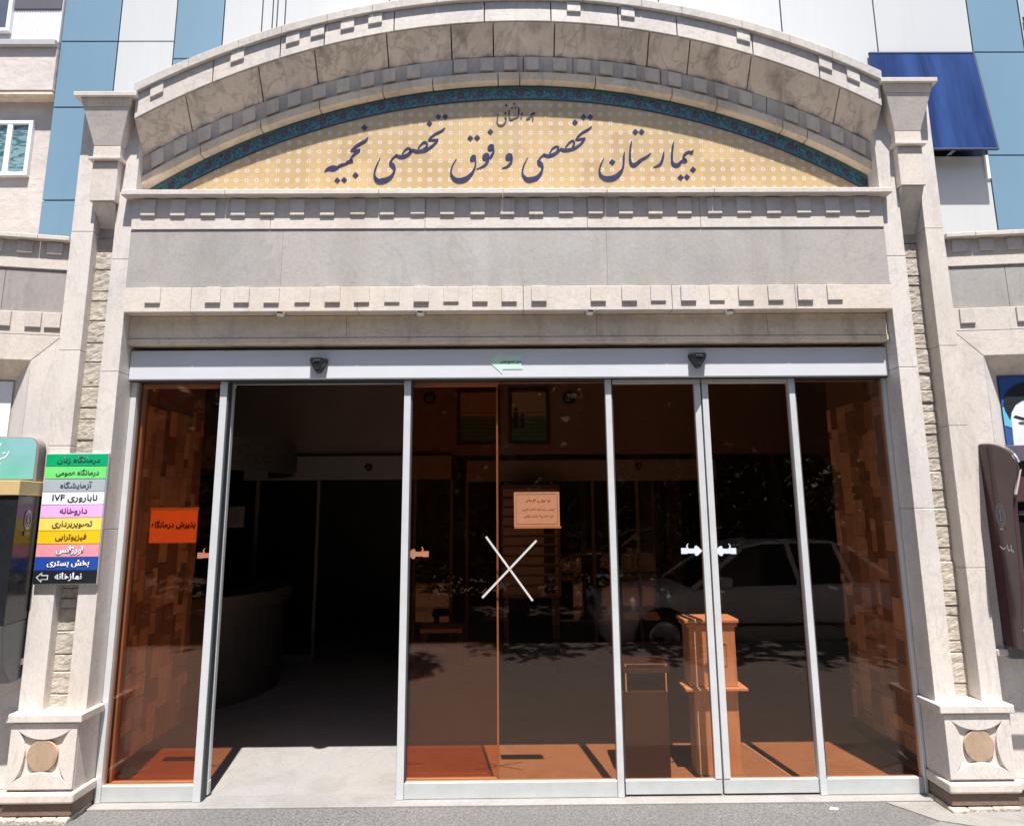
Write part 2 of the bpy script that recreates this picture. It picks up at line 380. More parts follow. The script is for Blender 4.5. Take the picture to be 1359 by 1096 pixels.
def lettering(text, width, height, mat, parent, origin, ex=(1, 0, 0), ez=(0, 0, 1), bold=.012, thick=.0012, name='lettering', shear=0):
    """flat raised text centred on origin (in the parent's own axes), fitted in width x height"""
    cu = bpy.data.curves.new('tmp', 'FONT'); cu.body = shape(text); cu.offset = bold; cu.extrude = 0; cu.resolution_u = 4
    o = bpy.data.objects.new('tmp', cu); col.objects.link(o)
    me = bpy.data.meshes.new_from_object(o.evaluated_get(bpy.context.evaluated_depsgraph_get()))
    bpy.data.objects.remove(o)
    xs = [v.co.x for v in me.vertices]; ys = [v.co.y for v in me.vertices]
    x0, x1, y0, y1 = min(xs), max(xs), min(ys), max(ys)
    k = min(width/(x1-x0), height/(y1-y0))
    kx = k if width/(x1-x0) > k*1.6 else width/(x1-x0)
    kx = min(kx, k*1.6); 
    ex, ez, og = Vector(ex), Vector(ez), Vector(origin); nrm = ex.cross(ez)
    bm = bmesh.new(); bm.from_mesh(me); bpy.data.meshes.remove(me)
    bmesh.ops.remove_doubles(bm, verts=bm.verts, dist=1e-5)
    r = bmesh.ops.extrude_face_region(bm, geom=bm.faces[:])
    vs = [g for g in r['geom'] if isinstance(g, bmesh.types.BMVert)]
    for v in vs: v.co.z = 1
    for v in bm.verts:
        a = (v.co.x-(x0+x1)/2)*kx; c = (v.co.y-(y0+y1)/2)*k
        v.co = og+ex*(a+shear*c)+ez*c+nrm*(thick if v.co.z > .5 else 0)
    bmesh.ops.recalc_face_normals(bm, faces=bm.faces)
    m2 = bpy.data.meshes.new(name); bm.to_mesh(m2); bm.free(); m2.materials.append(mat)
    ob = bpy.data.objects.new(name, m2); col.objects.link(ob); ob.parent = parent
    return ob
def smooth_path(pts, k=6):
    out = []
    n = len(pts)
    for i in range(n-1):
        p0, p1, p2, p3 = pts[max(0, i-1)], pts[i], pts[i+1], pts[min(n-1, i+2)]
        for j in range(k):
            t = j/k
            out.append(tuple(.5*((2*p1[d])+(-p0[d]+p2[d])*t+(2*p0[d]-5*p1[d]+4*p2[d]-p3[d])*t*t+(-p0[d]+3*p1[d]-3*p2[d]+p3[d])*t**3) for d in range(3)))
    out.append(tuple(pts[-1])); return out
def stroke(mb, pts, to3, k=6, thick=.002):
    """pen stroke of varying width: pts (x, y, width) on a sheet, to3(x, y) -> point on the sheet, front at -Y"""
    ps = smooth_path(pts, k); n = len(ps); fr = []; 
    for i, (x, y, wd) in enumerate(ps):
        a, b = ps[max(0, i-1)], ps[min(n-1, i+1)]
        tx, ty = b[0]-a[0], b[1]-a[1]; l = math.hypot(tx, ty) or 1
        fr.append(((x-ty/l*wd/2, y+tx/l*wd/2), (x+ty/l*wd/2, y-tx/l*wd/2)))
    base = len(mb.v)
    for a, b in fr:
        A, B = Vector(to3(*a)), Vector(to3(*b))
        mb.v += [tuple(A), tuple(B), (A.x, A.y-thick, A.z), (B.x, B.y-thick, B.z)]
    for i in range(n-1):
        q = base+4*i; r_ = q+4
        mb.f += [(q+2, q+3, r_+3, r_+2), (q, r_, r_+1, q+1), (q, q+2, r_+2, r_), (q+1, r_+1, r_+3, q+3)]
    mb.f += [(base, base+1, base+3, base+2), (base+4*n-4, base+4*n-2, base+4*n-1, base+4*n-3)]
def blob(mb, poly, to3, thick=.002):
    n = len(poly); P = [Vector(to3(*p)) for p in poly]; b = len(mb.v)
    mb.v += [tuple(p) for p in P]+[(p.x, p.y-thick, p.z) for p in P]
    mb.f += [tuple(b+i for i in range(n)), tuple(b+n+i for i in reversed(range(n)))]
    for i in range(n): mb.f.append((b+i, b+n+i, b+n+(i+1) % n, b+(i+1) % n))
def fix_normals(o):
    bm = bmesh.new(); bm.from_mesh(o.data); bmesh.ops.recalc_face_normals(bm, faces=bm.faces); bm.to_mesh(o.data); bm.free(); return o

#STRUCTURE
# ------------------------------------------------------------------ ground
tag(MB().box(-40, 40, -3.82, -.09, -.4, 0).build('pavement', M['granite']), kind='structure')
tag(MB().box(-2.9, 3.6, -.75, -.0915, -.3, .0025).build('paving_strip', M['granite_strip']), kind='structure')  # darker strip added so the paving beyond stays light and bounces sun
tag(MB().box(-60, 60, -60, -3.82, -.6, -.30).build('road', M['asphalt']), kind='structure')
tag(MB().box(-60, 60, -.09, 40, -.6, -.05).build('ground', M['granite']), kind='structure')
tag(MB().box(-6, 6, .06, 8, -.04, .008).build('floor', M['lobby_floor']), kind='structure')
ths = MB().box(-2.30, 2.36, -.092, .058, -.045, .012)
th = ths.build('door_threshold', M['sill'], None, .004); tag(th, 'white marble threshold strip under the glass sliding doors', 'threshold')
p = at(1107, 1078, -.16); sp_ = MB(); sp_.hexa([(p.x-.025, -.165, .0035), (p.x+.02, -.17, .0035), (p.x+.03, -.155, .0035), (p.x-.01, -.148, .0035)], [(p.x-.025, -.165, .006), (p.x+.02, -.17, .012), (p.x+.03, -.155, .005), (p.x-.01, -.148, .009)])
tag(sp_.build('paper_scrap', M['white']), 'tiny white scrap of paper lying on the paving before the threshold', 'litter')
# broken marble paving by the right pedestal
def paving(name, mat, pts, z):
    m = MB(); m.hexa([(x, y, -.02) for x, y in pts], [(x, y, z) for x, y in pts]); return tag(m.build(name, mat), kind='structure')
paving('paving_slab', M['patch'], [(2.05, -.10), (2.9, -.10), (2.95, -.36), (2.5, -.42), (2.2, -.30)], .008)
paving('paving_slab', M['patch_grey'], [(2.45, -.425), (3.1, -.365), (3.4, -.9), (2.5, -.8), (1.95, -.43), (2.2, -.31)], .007)
paving('paving_slab', M['patch'], [(-2.75, -.33), (-2.35, -.34), (-2.25, -.46), (-2.8, -.48)], .007)

# ------------------------------------------------------------------ arched pediment
XC, ZC, XE, SH = .03, .12, 2.335, .0163
ped = empty('arched_pediment', (XC, 0, 3.5), 'curved stone arch pediment with dentil blocks over the yellow tiled lettering panel', 'pediment')
def arc_pt(r, s, y):
    """s from -1 to 1 along the arch; ends cut at x = +-XE"""
    a = s*math.asin(XE/r); x = XC+r*math.sin(a); return (x, y, ZC+r*math.cos(a)+SH*(x-XC))
def arc_block(mb, prof, s0, s1, n):
    k = len(prof); b = len(mb.v)
    for i in range(n+1):
        s = s0+(s1-s0)*i/n
        mb.v += [arc_pt(r, s, y) for r, y in prof]
    for i in range(n):
        for j in range(k):
            mb.f.append((b+i*k+j, b+i*k+(j+1) % k, b+(i+1)*k+(j+1) % k, b+(i+1)*k+j))
    mb.f.append(tuple(b+j for j in reversed(range(k)))); mb.f.append(tuple(b+n*k+j for j in range(k)))
def arc_row(name, mat, prof, cuts, gap=.0012, bevel=.003, n=None):
    mb = MB()
    for s0, s1 in zip(cuts[:-1], cuts[1:]): arc_block(mb, prof, s0+gap, s1-gap, n or max(2, int((s1-s0)*28)))
    return fix_normals(mb.build(name, mat, ped, bevel))
def cuts(n, j=.25, seed=1):
    rr = random.Random(seed); st = 2/n
    return [-1]+[-1+st*(i+rr.uniform(-j, j)) for i in range(1, n)]+[1]
arc_row('core', M['joint'], [(4.15, -.02), (4.69, -.16), (4.69, .4), (4.15, .4)], [-.998, .998], n=60)
arc_row('front_band', M['band'], [(4.563, -.24), (4.702, -.245), (4.702, .0), (4.563, .0)], cuts(11, .2, 2))
arc_row('splayed_face', M['splay'], [(4.560, -.236), (4.412, -.120), (4.412, .0), (4.560, .0)], cuts(12, .3, 3), .0016)
arc_row('block_course', M['arch_grey'], [(4.409, -.118), (4.298, -.092), (4.298, .0), (4.409, .0)], cuts(14, .3, 4), .001)
arc_row('inner_trim', M['soffit'], [(4.296, -.118), (4.248, -.108), (4.248, .0), (4.296, .0)], cuts(13, .35, 5), .0012)
arc_row('coping', M['band'], [(4.704, -.264), (4.756, -.268), (4.756, .42), (4.704, .42)], cuts(15, .2, 6), .0003)
# dentils on the sunlit front band (some have fallen off) and square blocks on the inner course
def arc_dentil(name, mat, s, r0, r1, wd, y0, y1, yb):
    mb = MB(); a = s; hw = wd/2/XE
    lo = [arc_pt(r0, a-hw, y0), arc_pt(r0, a+hw, y0), arc_pt(r1, a+hw, y1), arc_pt(r1, a-hw, y1)]
    hi = [(p[0], yb, p[2]) for p in lo]
    mb.hexa(lo, hi); return fix_normals(mb.build(name, mat, ped, .004))
for px, py in ((205, 121), (313, 70), (387, 45), (420, 34), (460, 25), (497, 16), (762, 8), (834, 11), (988, 41), (1098, 83), (1135, 97)):
    p = at(px, py, -.27); s = math.asin(max(-1, min(1, (p.x-XC)/4.63)))/math.asin(XE/4.63)
    arc_dentil('dentil', M['band'], s, 4.632, 4.703, .085, -.252, -.254, -.23)
rr = random.Random(11)
for i in range(31):
    if i in (12, 26): continue
    s = -.955+i*.0637
    arc_dentil('square_block', M['arch_grey'], s+rr.uniform(-.005, .005), 4.318, 4.396, .082, -.115, -.132, -.08)
# tympanum
TY = -.05
def tymp():
    mb = MB(); mb.uv = []; n = 48; z0 = 3.46
    for i in range(n+1):
        x, y, z = arc_pt(4.15, -1+2*i/n, TY)
        for zz in (z0, max(z, z0)): mb.v.append((x, TY, zz)); mb.uv.append((x, zz))
    for i in range(n): mb.f.append((2*i, 2*i+2, 2*i+3, 2*i+1))
    k = len(mb.v)
    for v in list(mb.v): mb.v.append((v[0], TY+.03, v[2])); mb.uv.append((v[0], v[2]))
    for i in range(n): mb.f.append((k+2*i, k+2*i+1, k+2*i+3, k+2*i+2))
    return mb.build('tile_panel', M['tile'], ped)
tp = tymp()
mb = MB(); mb.uv = []; n = 64
for i in range(n+1):
    s = -1+2*i/n
    for r, y, v in ((4.146, TY-.006, 0), (4.236, TY-.006, 1), (4.236, TY+.03, 1), (4.146, TY+.03, 0)):
        mb.v.append(arc_pt(r, s, y)); mb.uv.append((s*2.37, v))
for i in range(n):
    for j in range(4): mb.f.append((4*i+j, 4*i+4+j, 4*i+4+(j+1) % 4, 4*i+(j+1) % 4))
fix_normals(mb.build('tile_border', M['border'], ped))
# the calligraphy, traced as pen strokes on the tile plane
L1, L2 = MB(), MB()
MAINW = []
def word():
    global L1
    MAINW.append(L1); L1 = MB()
def sheet(x0, y0, sc_):
    return lambda x, y: at(x0+x*sc_, y0+y*sc_, TY-.001)
def dia(mb, x, y, r, f):
    r *= .62; blob(mb, [(x-r, y+.1*r), (x-.08*r, y-r), (x+r, y-.1*r), (x+.08*r, y+r)], f)
def rnd(mb, x, y, rx, ry, f, tilt=.4):
    blob(mb, [(x+rx*math.cos(a)*math.cos(tilt)-ry*math.sin(a)*math.sin(tilt), y-rx*math.cos(a)*math.sin(tilt)-ry*math.sin(a)*math.cos(tilt)) for a in [i*math.pi/8 for i in range(16)]], f)
f = sheet(420, 130, 140/1228)
for st in ([(600, 460, 6), (570, 500, 30), (500, 540, 34), (440, 580, 24), (400, 622, 16)], [(398, 622, 12), (450, 612, 25), (510, 603, 16)],
           [(507, 612, 26), (450, 650, 28), (410, 695, 24), (400, 735, 40)], [(425, 735, 40), (375, 745, 40), (340, 770, 26), (290, 785, 34), (240, 812, 24)],
           [(255, 815, 24), (200, 820, 66), (140, 830, 44), (92, 860, 6)]): stroke(L1, st, f)
for d in ((558, 350, 60), (455, 902, 58), (243, 962, 56), (322, 957, 56)): dia(L1, *d, f)
word(); f = sheet(480, 140, 130/1239)
for st in ([(1055, 285, 8), (1010, 325, 28), (930, 365, 26), (870, 410, 20), (843, 447, 14)], [(843, 447, 14), (900, 440, 26), (970, 430, 12)],
           [(963, 438, 24), (920, 490, 28), (860, 540, 32), (800, 570, 42), (730, 582, 42), (680, 580, 42), (640, 560, 30)],
           [(715, 545, 12), (755, 492, 20), (800, 467, 28), (828, 492, 24), (812, 530, 18), (780, 555, 24)],
           [(645, 563, 30), (600, 612, 36), (550, 642, 42), (490, 655, 44), (435, 632, 28)],
           [(512, 615, 10), (550, 565, 18), (590, 543, 26), (622, 572, 32), (600, 608, 32)],
           [(445, 628, 28), (390, 675, 20), (357, 735, 24)], [(350, 745, 30), (385, 758, 66), (412, 800, 40), (408, 840, 26), (385, 890, 36), (340, 930, 58), (270, 958, 72), (210, 960, 68), (172, 920, 42), (162, 860, 24), (185, 775, 18), (236, 665, 6)]): stroke(L1, st, f)
for d in ((970, 147, 58), (1055, 147, 58), (858, 230, 58)): dia(L1, *d, f)
word(); f = sheet(590, 140, 110/1096)
stroke(L1, [(400, 690, 26), (410, 770, 22), (390, 850, 26), (335, 930, 46), (260, 985, 70), (170, 995, 66), (108, 955, 48), (85, 890, 24), (105, 800, 16), (158, 708, 5)], f)
rnd(L1, 375, 700, 52, 34, f, .9); dia(L1, 340, 435, 62, f); dia(L1, 430, 430, 64, f)
word(); stroke(L1, [(640, 570, 30), (645, 620, 28), (600, 700, 36)], f); stroke(L1, [(585, 690, 26), (572, 735, 32), (540, 785, 32), (490, 818, 22), (422, 843, 6)], f)
rnd(L1, 612, 560, 52, 40, f, .9); rnd(L1, 545, 680, 56, 42, f, .9); dia(L1, 605, 350, 62, f)
word(); stroke(L1, [(885, 670, 26), (890, 705, 26), (872, 765, 34), (825, 812, 26), (756, 833, 6)], f); rnd(L1, 850, 682, 54, 42, f, .9)
word(); f = sheet(685, 140, 115/1146)
for st in ([(1000, 280, 8), (960, 315, 28), (880, 360, 28), (820, 410, 22), (785, 458, 12)], [(785, 458, 12), (840, 450, 28), (918, 432, 12)],
           [(905, 443, 26), (870, 495, 28), (810, 545, 32), (750, 577, 38), (680, 592, 42), (620, 592, 42), (582, 572, 34)],
           [(650, 558, 12), (700, 497, 22), (745, 470, 26), (768, 497, 28), (748, 545, 22)],
           [(578, 585, 30), (540, 622, 36), (480, 655, 42), (420, 670, 42), (368, 655, 38)],
           [(442, 630, 12), (482, 572, 20), (530, 545, 22), (556, 558, 30), (545, 605, 30)],
           [(375, 645, 26), (320, 695, 20), (288, 745, 26)], [(282, 755, 30), (315, 772, 68), (345, 810, 40), (345, 840, 28), (325, 900, 40), (270, 960, 58), (200, 983, 70), (150, 985, 66), (102, 945, 42), (83, 890, 24), (100, 800, 18), (156, 688, 5)]): stroke(L1, st, f)
for d in ((890, 157, 62), (980, 155, 62), (778, 225, 62)): dia(L1, *d, f)
word(); f = sheet(785, 155, 145/1359)
for st in ([(410, 440, 8), (400, 520, 28), (395, 620, 24), (362, 690, 42), (290, 757, 66), (200, 775, 66), (132, 752, 50), (100, 690, 28), (112, 610, 20), (155, 518, 6)],
           [(505, 303, 6), (488, 360, 24), (478, 460, 24), (482, 560, 34), (515, 605, 52), (560, 588, 42), (605, 548, 38), (660, 515, 32), (700, 490, 26), (740, 453, 6)],
           [(900, 430, 8), (890, 500, 28), (865, 575, 34), (830, 608, 28), (768, 632, 6)],
           [(1025, 308, 6), (1010, 380, 26), (1000, 480, 26), (1005, 570, 36), (1040, 605, 52), (1085, 595, 44), (1115, 560, 32), (1160, 545, 62), (1180, 530, 40)],
           [(1172, 545, 30), (1142, 510, 26), (1165, 465, 28), (1215, 440, 30), (1245, 452, 34), (1268, 410, 6)]): stroke(L1, st, f)
for d in ((258, 565, 62), (545, 190, 60), (622, 190, 60), (1262, 660, 62), (1108, 757, 62), (1186, 752, 62)): dia(L1, *d, f)
word(); f = sheet(645, 125, 90/1359)
for st in ([(240, 400, 20), (232, 480, 30), (222, 570, 24), (260, 625, 34), (330, 628, 36), (385, 570, 26), (402, 490, 34), (385, 500, 60)],
           [(465, 330, 24), (465, 440, 24), (490, 515, 44), (560, 492, 28), (640, 455, 26), (658, 360, 26), (648, 270, 18)],
           [(728, 375, 22), (700, 495, 24)], [(978, 382, 34), (900, 420, 34), (860, 480, 50), (806, 512, 22)], [(905, 430, 30), (938, 470, 34), (930, 552, 16)]): stroke(L2, st, f)
for x, y, r in ((405, 230, 40), (388, 385, 36), (520, 280, 30), (590, 280, 30), (565, 205, 34)): dia(L2, x, y, r, f)
for wd_ in MAINW: fix_normals(wd_.build('lettering', M['navy'], tp))
fix_normals(L2.build('lettering', M['ink'], tp))

# ------------------------------------------------------------------ lintel
LX0, LX1, LY = -2.302, 2.337, -.175
lin = empty('entrance_lintel', (.02, -.1, 2.6), 'straight stone lintel with grey slabs and two rows of dentils above the doors', 'lintel')
box('core', M['joint'], lin, LX0+.01, LX1-.01, -.15, .35, 2.78, 3.47)
mb = MB(); xs = [LX0-.05, -1.72, -.78, -.02, .62, 1.28, LX1+.045]
for a, b_ in zip(xs[:-1], xs[1:]): mb.box(a+.001, b_-.001, -.223, .34, 3.508, 3.542)
mb.build('cornice', M['stone'], lin, .004)
mb = MB(); xs = [LX0, -1.45, -.5, .5, 1.2, LX1]
for a, b_ in zip(xs[:-1], xs[1:]): mb.box(a+.001, b_-.001, LY, -.1, 3.306, 3.505)
mb.build('upper_band', M['stone_warm'], lin, .002)
fx = [LX0, -1.37, .615, LX1]
for i, (a, b_) in enumerate(zip(fx[:-1], fx[1:])):
    box('frieze_slab', M['frieze'], lin, a+.0004, b_-.0004, LY+.006, -.1, 2.936, 3.303, .001)
mb = MB(); xs = [LX0, -1.9, -.9, .1, 1.0, 1.75, LX1]
for a, b_ in zip(xs[:-1], xs[1:]): mb.box(a+.001, b_-.001, LY, -.06, 2.779, 2.933)
mb.build('lower_band', M['stone_warm'], lin, .003)
ud = box('dentil', M['stone_warm'], lin, -.044, .044, LY-.011, LY+.01, 3.392, 3.5, .003)
ud.location.x += at(194, 287, LY-.02).x-.0
first = True; x0u = at(194, 287, LY-.02).x; x1u = at(1147, 284, LY-.02).x
for i in range(1, 25):
    c = copy_of(ud, (x1u-x0u)*i/24+random.uniform(-.004, .004), 0, random.uniform(-.003, .003)); c.rotation_euler.z = 0
ldm = box('dentil', M['stone_warm'], lin, -.046, .046, LY-.010, LY+.01, 2.832, 2.931, .003)
x0l, x1l = at(200, 400, LY-.02).x, at(1111, 398, LY-.02).x
ldm.location.x += x0l
for i in range(1, 24):
    if i in (1, 14): continue
    c = copy_of(ldm, (x1l-x0l)*i/23+random.uniform(-.006, .006), random.uniform(-.003, .002), random.uniform(-.003, .0)); c.scale.x = 1; c.scale = (1, 1, 1)
mb = MB(); xs = [LX0, -.98, .55, 1.6, LX1]
for a, b_ in zip(xs[:-1], xs[1:]): mb.box(a+.001, b_-.001, -.10, .2, 2.638, 2.776)
mb.build('recessed_fascia', M['soffit'], lin, .002)
box('fascia_lip', M['soffit'], lin, LX0, LX1, -.107, .1, 2.6, 2.635, .005)
for i, (px, py) in enumerate(((372, 418), (558, 418), (783, 416), (968, 414))):
    p = at(px, py, -.137)
    d = empty('downlight', (p.x, -.137, 2.779), 'small unlit round spotlight under the lintel, %s' % ('outermost on the left', 'second from the left', 'third from the left', 'outermost on the right')[i], 'spotlight', 'spotlights in the lintel soffit')
    MB().cyl((0, 0, -.008), (0, 0, .0), .034, .036, 20).build('rim', M['chrome'], d, local=True)
    MB().cyl((0, 0, -.014), (0, 0, -.004), .02, .026, 16).build('lens', M['white'], d, local=True)

# ------------------------------------------------------------------ pilasters
def rough_strip(x0, x1, z0, z1, y, seed):
    mb = MB(); nx, nz_ = 8, 420
    rr = random.Random(seed); joints = [z0]
    while joints[-1] < z1: joints.append(joints[-1]+rr.uniform(.05, .17))
    offs = [rr.uniform(-.012, .012) for _ in joints]
    for j in range(nz_+1):
        z = z0+(z1-z0)*j/nz_
        k = max(i for i, q in enumerate(joints) if q <= z+1e-9)
        dz = min(abs(z-joints[k]), abs(z-joints[min(k+1, len(joints)-1)]))
        for i in range(nx+1):
            x = x0+(x1-x0)*i/nx
            d = offs[k]*.35+.0028*noise.noise((x*26+seed, 0, z*30))+.002*noise.noise((x*70, 5, z*80+seed))
            if dz < .0035: d = .010
            mb.v.append((x, y+d, z))
    for j in range(nz_):
        for i in range(nx):
            a = j*(nx+1)+i; mb.f.append((a, a+1, a+nx+2, a+nx+1))
    return mb
def seg_poly(cx, cz, w2, h2, sag, side):
    """circular segment whose chord is one side of the square panel"""
    pts = []; c = w2 if side in 'tb' else h2; Rr = (c*c+sag*sag)/(2*sag); a0 = math.asin(c/Rr)
    for i in range(17):
        a = -a0+2*a0*i/16; p = Rr*math.sin(a); q = Rr*math.cos(a)-(Rr-sag)
        pts.append({'t': (cx+p, cz+h2-q), 'b': (cx+p, cz-h2+q), 'l': (cx-w2+q, cz+p), 'r': (cx+w2-q, cz+p)}[side])
    return pts
def pilaster(ix0, ix1, ox0, ox1, cap, pb, label, dz, seed, ry):
    """ix: inner strip, ox: outer strip (any order), pb: pedestal body x range"""
    ia, ib = sorted((ix0, ix1)); oa, ob_ = sorted((ox0, ox1)); lo, hi = min(ia, oa), max(ib, ob_)
    ra, rb = (ib, oa) if ib < oa else (ob_, ia); c = (ra+rb)/2
    t = empty('pilaster', (c, -.1, 0), label, 'pilaster')
    box('core', M['joint'], t, lo+.01, hi-.01, -.035, .06, .1, 3.45, 0); box('core', M['joint'], t, lo+.01, hi-.01, -.035, .40, 3.46, 4.1+dz, 0)
    for nm, a, b_, js in (('inner_strip', ia, ib, (.537, 1.52+dz, 2.42, 3.12, 4.12+dz)), ('outer_strip', oa, ob_, (.537, 1.25, 2.0+dz, 2.55, 3.3, 4.12+dz))):
        mb = MB()
        for z0, z1 in zip(js[:-1], js[1:]): mb.box(a, b_, -.16, .062, z0+.001, z1-.001)
        mb.build(nm, M['strip'], t, .003)
    rough_strip(ra-.004, rb+.004, .53, 3.45, ry, seed).build('split_stone', M['rough'], t, smooth=False)
    # console and flared capital
    box('cap_slab', M['stone'], t, c-cap, c+cap, -.275, .3, 4.155+dz, 4.187+dz, .004)
    mb = MB()
    def frus(z0, w0, y0, z1, w1, y1): mb.hexa([(c-w0, y0, z0), (c+w0, y0, z0), (c+w0, 0, z0), (c-w0, 0, z0)], [(c-w1, y1, z1), (c+w1, y1, z1), (c+w1, 0, z1), (c-w1, 0, z1)])
    frus(4.10+dz, .142, -.252, 4.155+dz, .155, -.262)
    mb.build('capital_neck', M['soffit'], t, .003)
    mb = MB(); frus(3.865+dz, .083, -.205, 4.098+dz, .142, -.25); frus(3.785+dz, .083, -.205, 3.863+dz, .083, -.205); mb.build('flared_capital', M['stone_warm'], t, .003)
    box('ledge', M['stone'], t, c-.098, c+.098, -.225, -.05, 3.762+dz, 3.783+dz, .004)
    box('console_block', M['stone_warm'], t, c-.078, c+.078, -.205, -.03, 3.50+dz, 3.76+dz, .003)
    mb = MB(); w_ = (rb-ra)/2-.002; mb.hexa([(c-w_, -.07, 3.30), (c+w_, -.07, 3.30), (c+w_, -.02, 3.30), (c-w_, -.02, 3.30)], [(c-w_, -.198, 3.497+dz), (c+w_, -.198, 3.497+dz), (c+w_, -.02, 3.497+dz), (c-w_, -.02, 3.497+dz)])
    mb.build('console_foot', M['arch_grey'], t, .002)
    # pedestal
    a, b_ = pb; cx, cz, w2, h2 = (a+b_)/2, .326, (b_-a)/2, .163; YF = -.198
    pd = box('pedestal', M['strip'], t, a, b_, YF, .02, .15, .492, .002)
    box('pedestal_cap', M['strip'], pd, a-.024, b_+.024, -.228, -.035, .494, .538, .006)
    for sd in 'tblr':
        o = MB().prism_y(seg_poly(cx, cz, w2-.001, h2, .083, sd), YF-.016, YF+.002).build('raised_segment', M['strip'], pd, .0025); fix_normals(o)
    o = MB().prism_y([(cx+.081*math.cos(q*math.pi/20), cz+.081*math.sin(q*math.pi/20)) for q in range(40)], YF-.013, YF+.002).build('disc', M['disc'], pd, .003); fix_normals(o)
    box('pedestal_foot', M['stone_warm'], pd, a-.016, b_+.016, -.226, -.03, .095, .149, .012, seg=3)
    box('plinth', M['base_brown'], pd, a-.004, b_+.004, -.208, -.03, .03, .094, .006)
    mb = MB(); rr = random.Random(seed); x = a-.02
    while x < b_:
        wd = rr.uniform(.08, .15); mb.box(x, min(x+wd, b_), -.216-rr.uniform(0, .02), -.03, -.02, .029+rr.uniform(-.004, .0)); x += wd+.002
    mb.build('base_course', M['mortar'], pd, .008)
    return t
pilaster(-2.41, -2.302, -2.672, -2.54, .193, (-2.656, -2.302), 'left stone pilaster carrying the stack of coloured direction strips', -.02, 3, -.108)
pilaster(2.342, 2.458, 2.60, 2.714, .178, (2.343, 2.698), 'right stone pilaster between the glass doors and the maroon cash machine', .065, 8, -.07)

# ------------------------------------------------------------------ wing walls with niches
def wing(side, label):
    sgn = side; ang = R(11) if side < 0 else -R(6)
    t = empty('niche_wall', ((-2.674 if side < 0 else 2.716), -.14, 0), label, 'wall', rz=ang)
    E_ = 2.4
    def bx(nm, mat, u0, u1, y0, y1, z0, z1, bv=.003): return MB().box(sgn*u0, sgn*u1, y0, y1, z0, z1).build(nm, M[mat], t, bv, local=True)
    bx('wall_core', 'joint', -.0, E_, .13, .55, 0, 3.2, 0)
    mb = MB()
    for a, b_ in ((.0, .17), (.17, .62), (.62, 1.3), (1.3, E_)): mb.box(sgn*(a+.001), sgn*(b_-.001), -.04, .5, 3.232, 3.262)
    mb.build('cornice', M['stone'], t, .004, local=True)
    bx('upper_band', 'stone_warm', 0, E_, 0, .13, 3.058, 3.23)
    for i in range(5): bx('dentil', 'stone', .045+.16*i, .128+.16*i, -.012, .01, 3.152, 3.228)
    mb = MB()
    for a, b_ in ((0, .34), (.34, 1.1), (1.1, E_)): mb.box(sgn*(a+.001), sgn*(b_-.001), .008, .13, 2.79, 3.056)
    mb.build('frieze', M['frieze_pink' if side < 0 else 'frieze'], t, .002, local=True)
    bx('lower_band', 'stone_warm', 0, E_, 0, .13, 2.645, 2.788)
    for u in ((.012, .115, .275, .435) if side < 0 else (.04, .362, .522)): bx('dentil', 'stone', u, u+.086, -.011, .01, 2.69, 2.785)
    # niche surround: mitred flat frame, then a splayed recess
    A, Bz = .148, 2.49
    mb = MB(); mb.prism_y([(sgn*.0, 2.643), (sgn*E_, 2.643), (sgn*E_, Bz), (sgn*A, Bz)], 0, .13); fix_normals(mb.build('niche_head', M['stone_warm'], t, .002, local=True))
    mb = MB(); mb.prism_y([(sgn*.0, 2.64), (sgn*A, Bz-.003), (sgn*A, .78), (sgn*.0, .78)], 0.001, .13); fix_normals(mb.build('niche_jamb', M['strip'], t, .002, local=True))
    C_, Dz = .272, 2.378
    mb = MB()
    mb.v = [(sgn*A, .0, Bz), (sgn*E_, .0, Bz), (sgn*E_, .1, Dz), (sgn*C_, .1, Dz), (sgn*A, .12, Bz), (sgn*E_, .12, Bz)]
    mb.f = [(0, 1, 2, 3), (0, 4, 5, 1), (3, 2, 5, 4)]
    fix_normals(mb.build('splay_head', M['arch_grey'], t, local=True))
    mb = MB()
    mb.v = [(sgn*A, .0, Bz), (sgn*C_, .1, Dz), (sgn*C_, .1, .78), (sgn*A, .0, .78), (sgn*A, .12, Bz), (sgn*A, .12, .78)]
    mb.f = [(0, 1, 2, 3), (0, 4, 1), (0, 3, 5, 4)]
    fix_normals(mb.build('splay_jamb', M['strip'], t, local=True))
    bx('niche_back', 'stone', C_-.1, E_, .103, .13, .75, 2.40)
    # dado below the niche
    mb = MB(); mb.box(0, sgn*.28, .0, .13, .14, .775); mb.box(sgn*.283, sgn*E_, .0, .13, .14, .775); mb.build('dado', M['strip'], t, .003, local=True)
    bx('sill_course', 'stone_warm', .0, E_, -.03, .13, .775, .81, .006)
    bx('skirting', 'stone_warm', 0, E_, -.035, .1, .09, .137, .008); bx('plinth', 'base_brown', 0, E_, -.02, .1, -.02, .088, .006)
    return t
wl = wing(-1, 'left wing wall with a niche behind the black cash kiosk')
wr = wing(1, 'right wing wall with a niche holding the portrait poster')
def wing_thing(name, side, x, y, z, label, cat):
    """a thing standing on a wing wall, in the wing's own axes (x along the wall, -y outward)"""
    b_ = wl if side < 0 else wr; p = Vector(b_.location)+Matrix.Rotation(b_.rotation_euler.z, 3, 'Z') @ Vector((x, y, z))
    return empty(name, p, label, cat, rz=b_.rotation_euler.z)
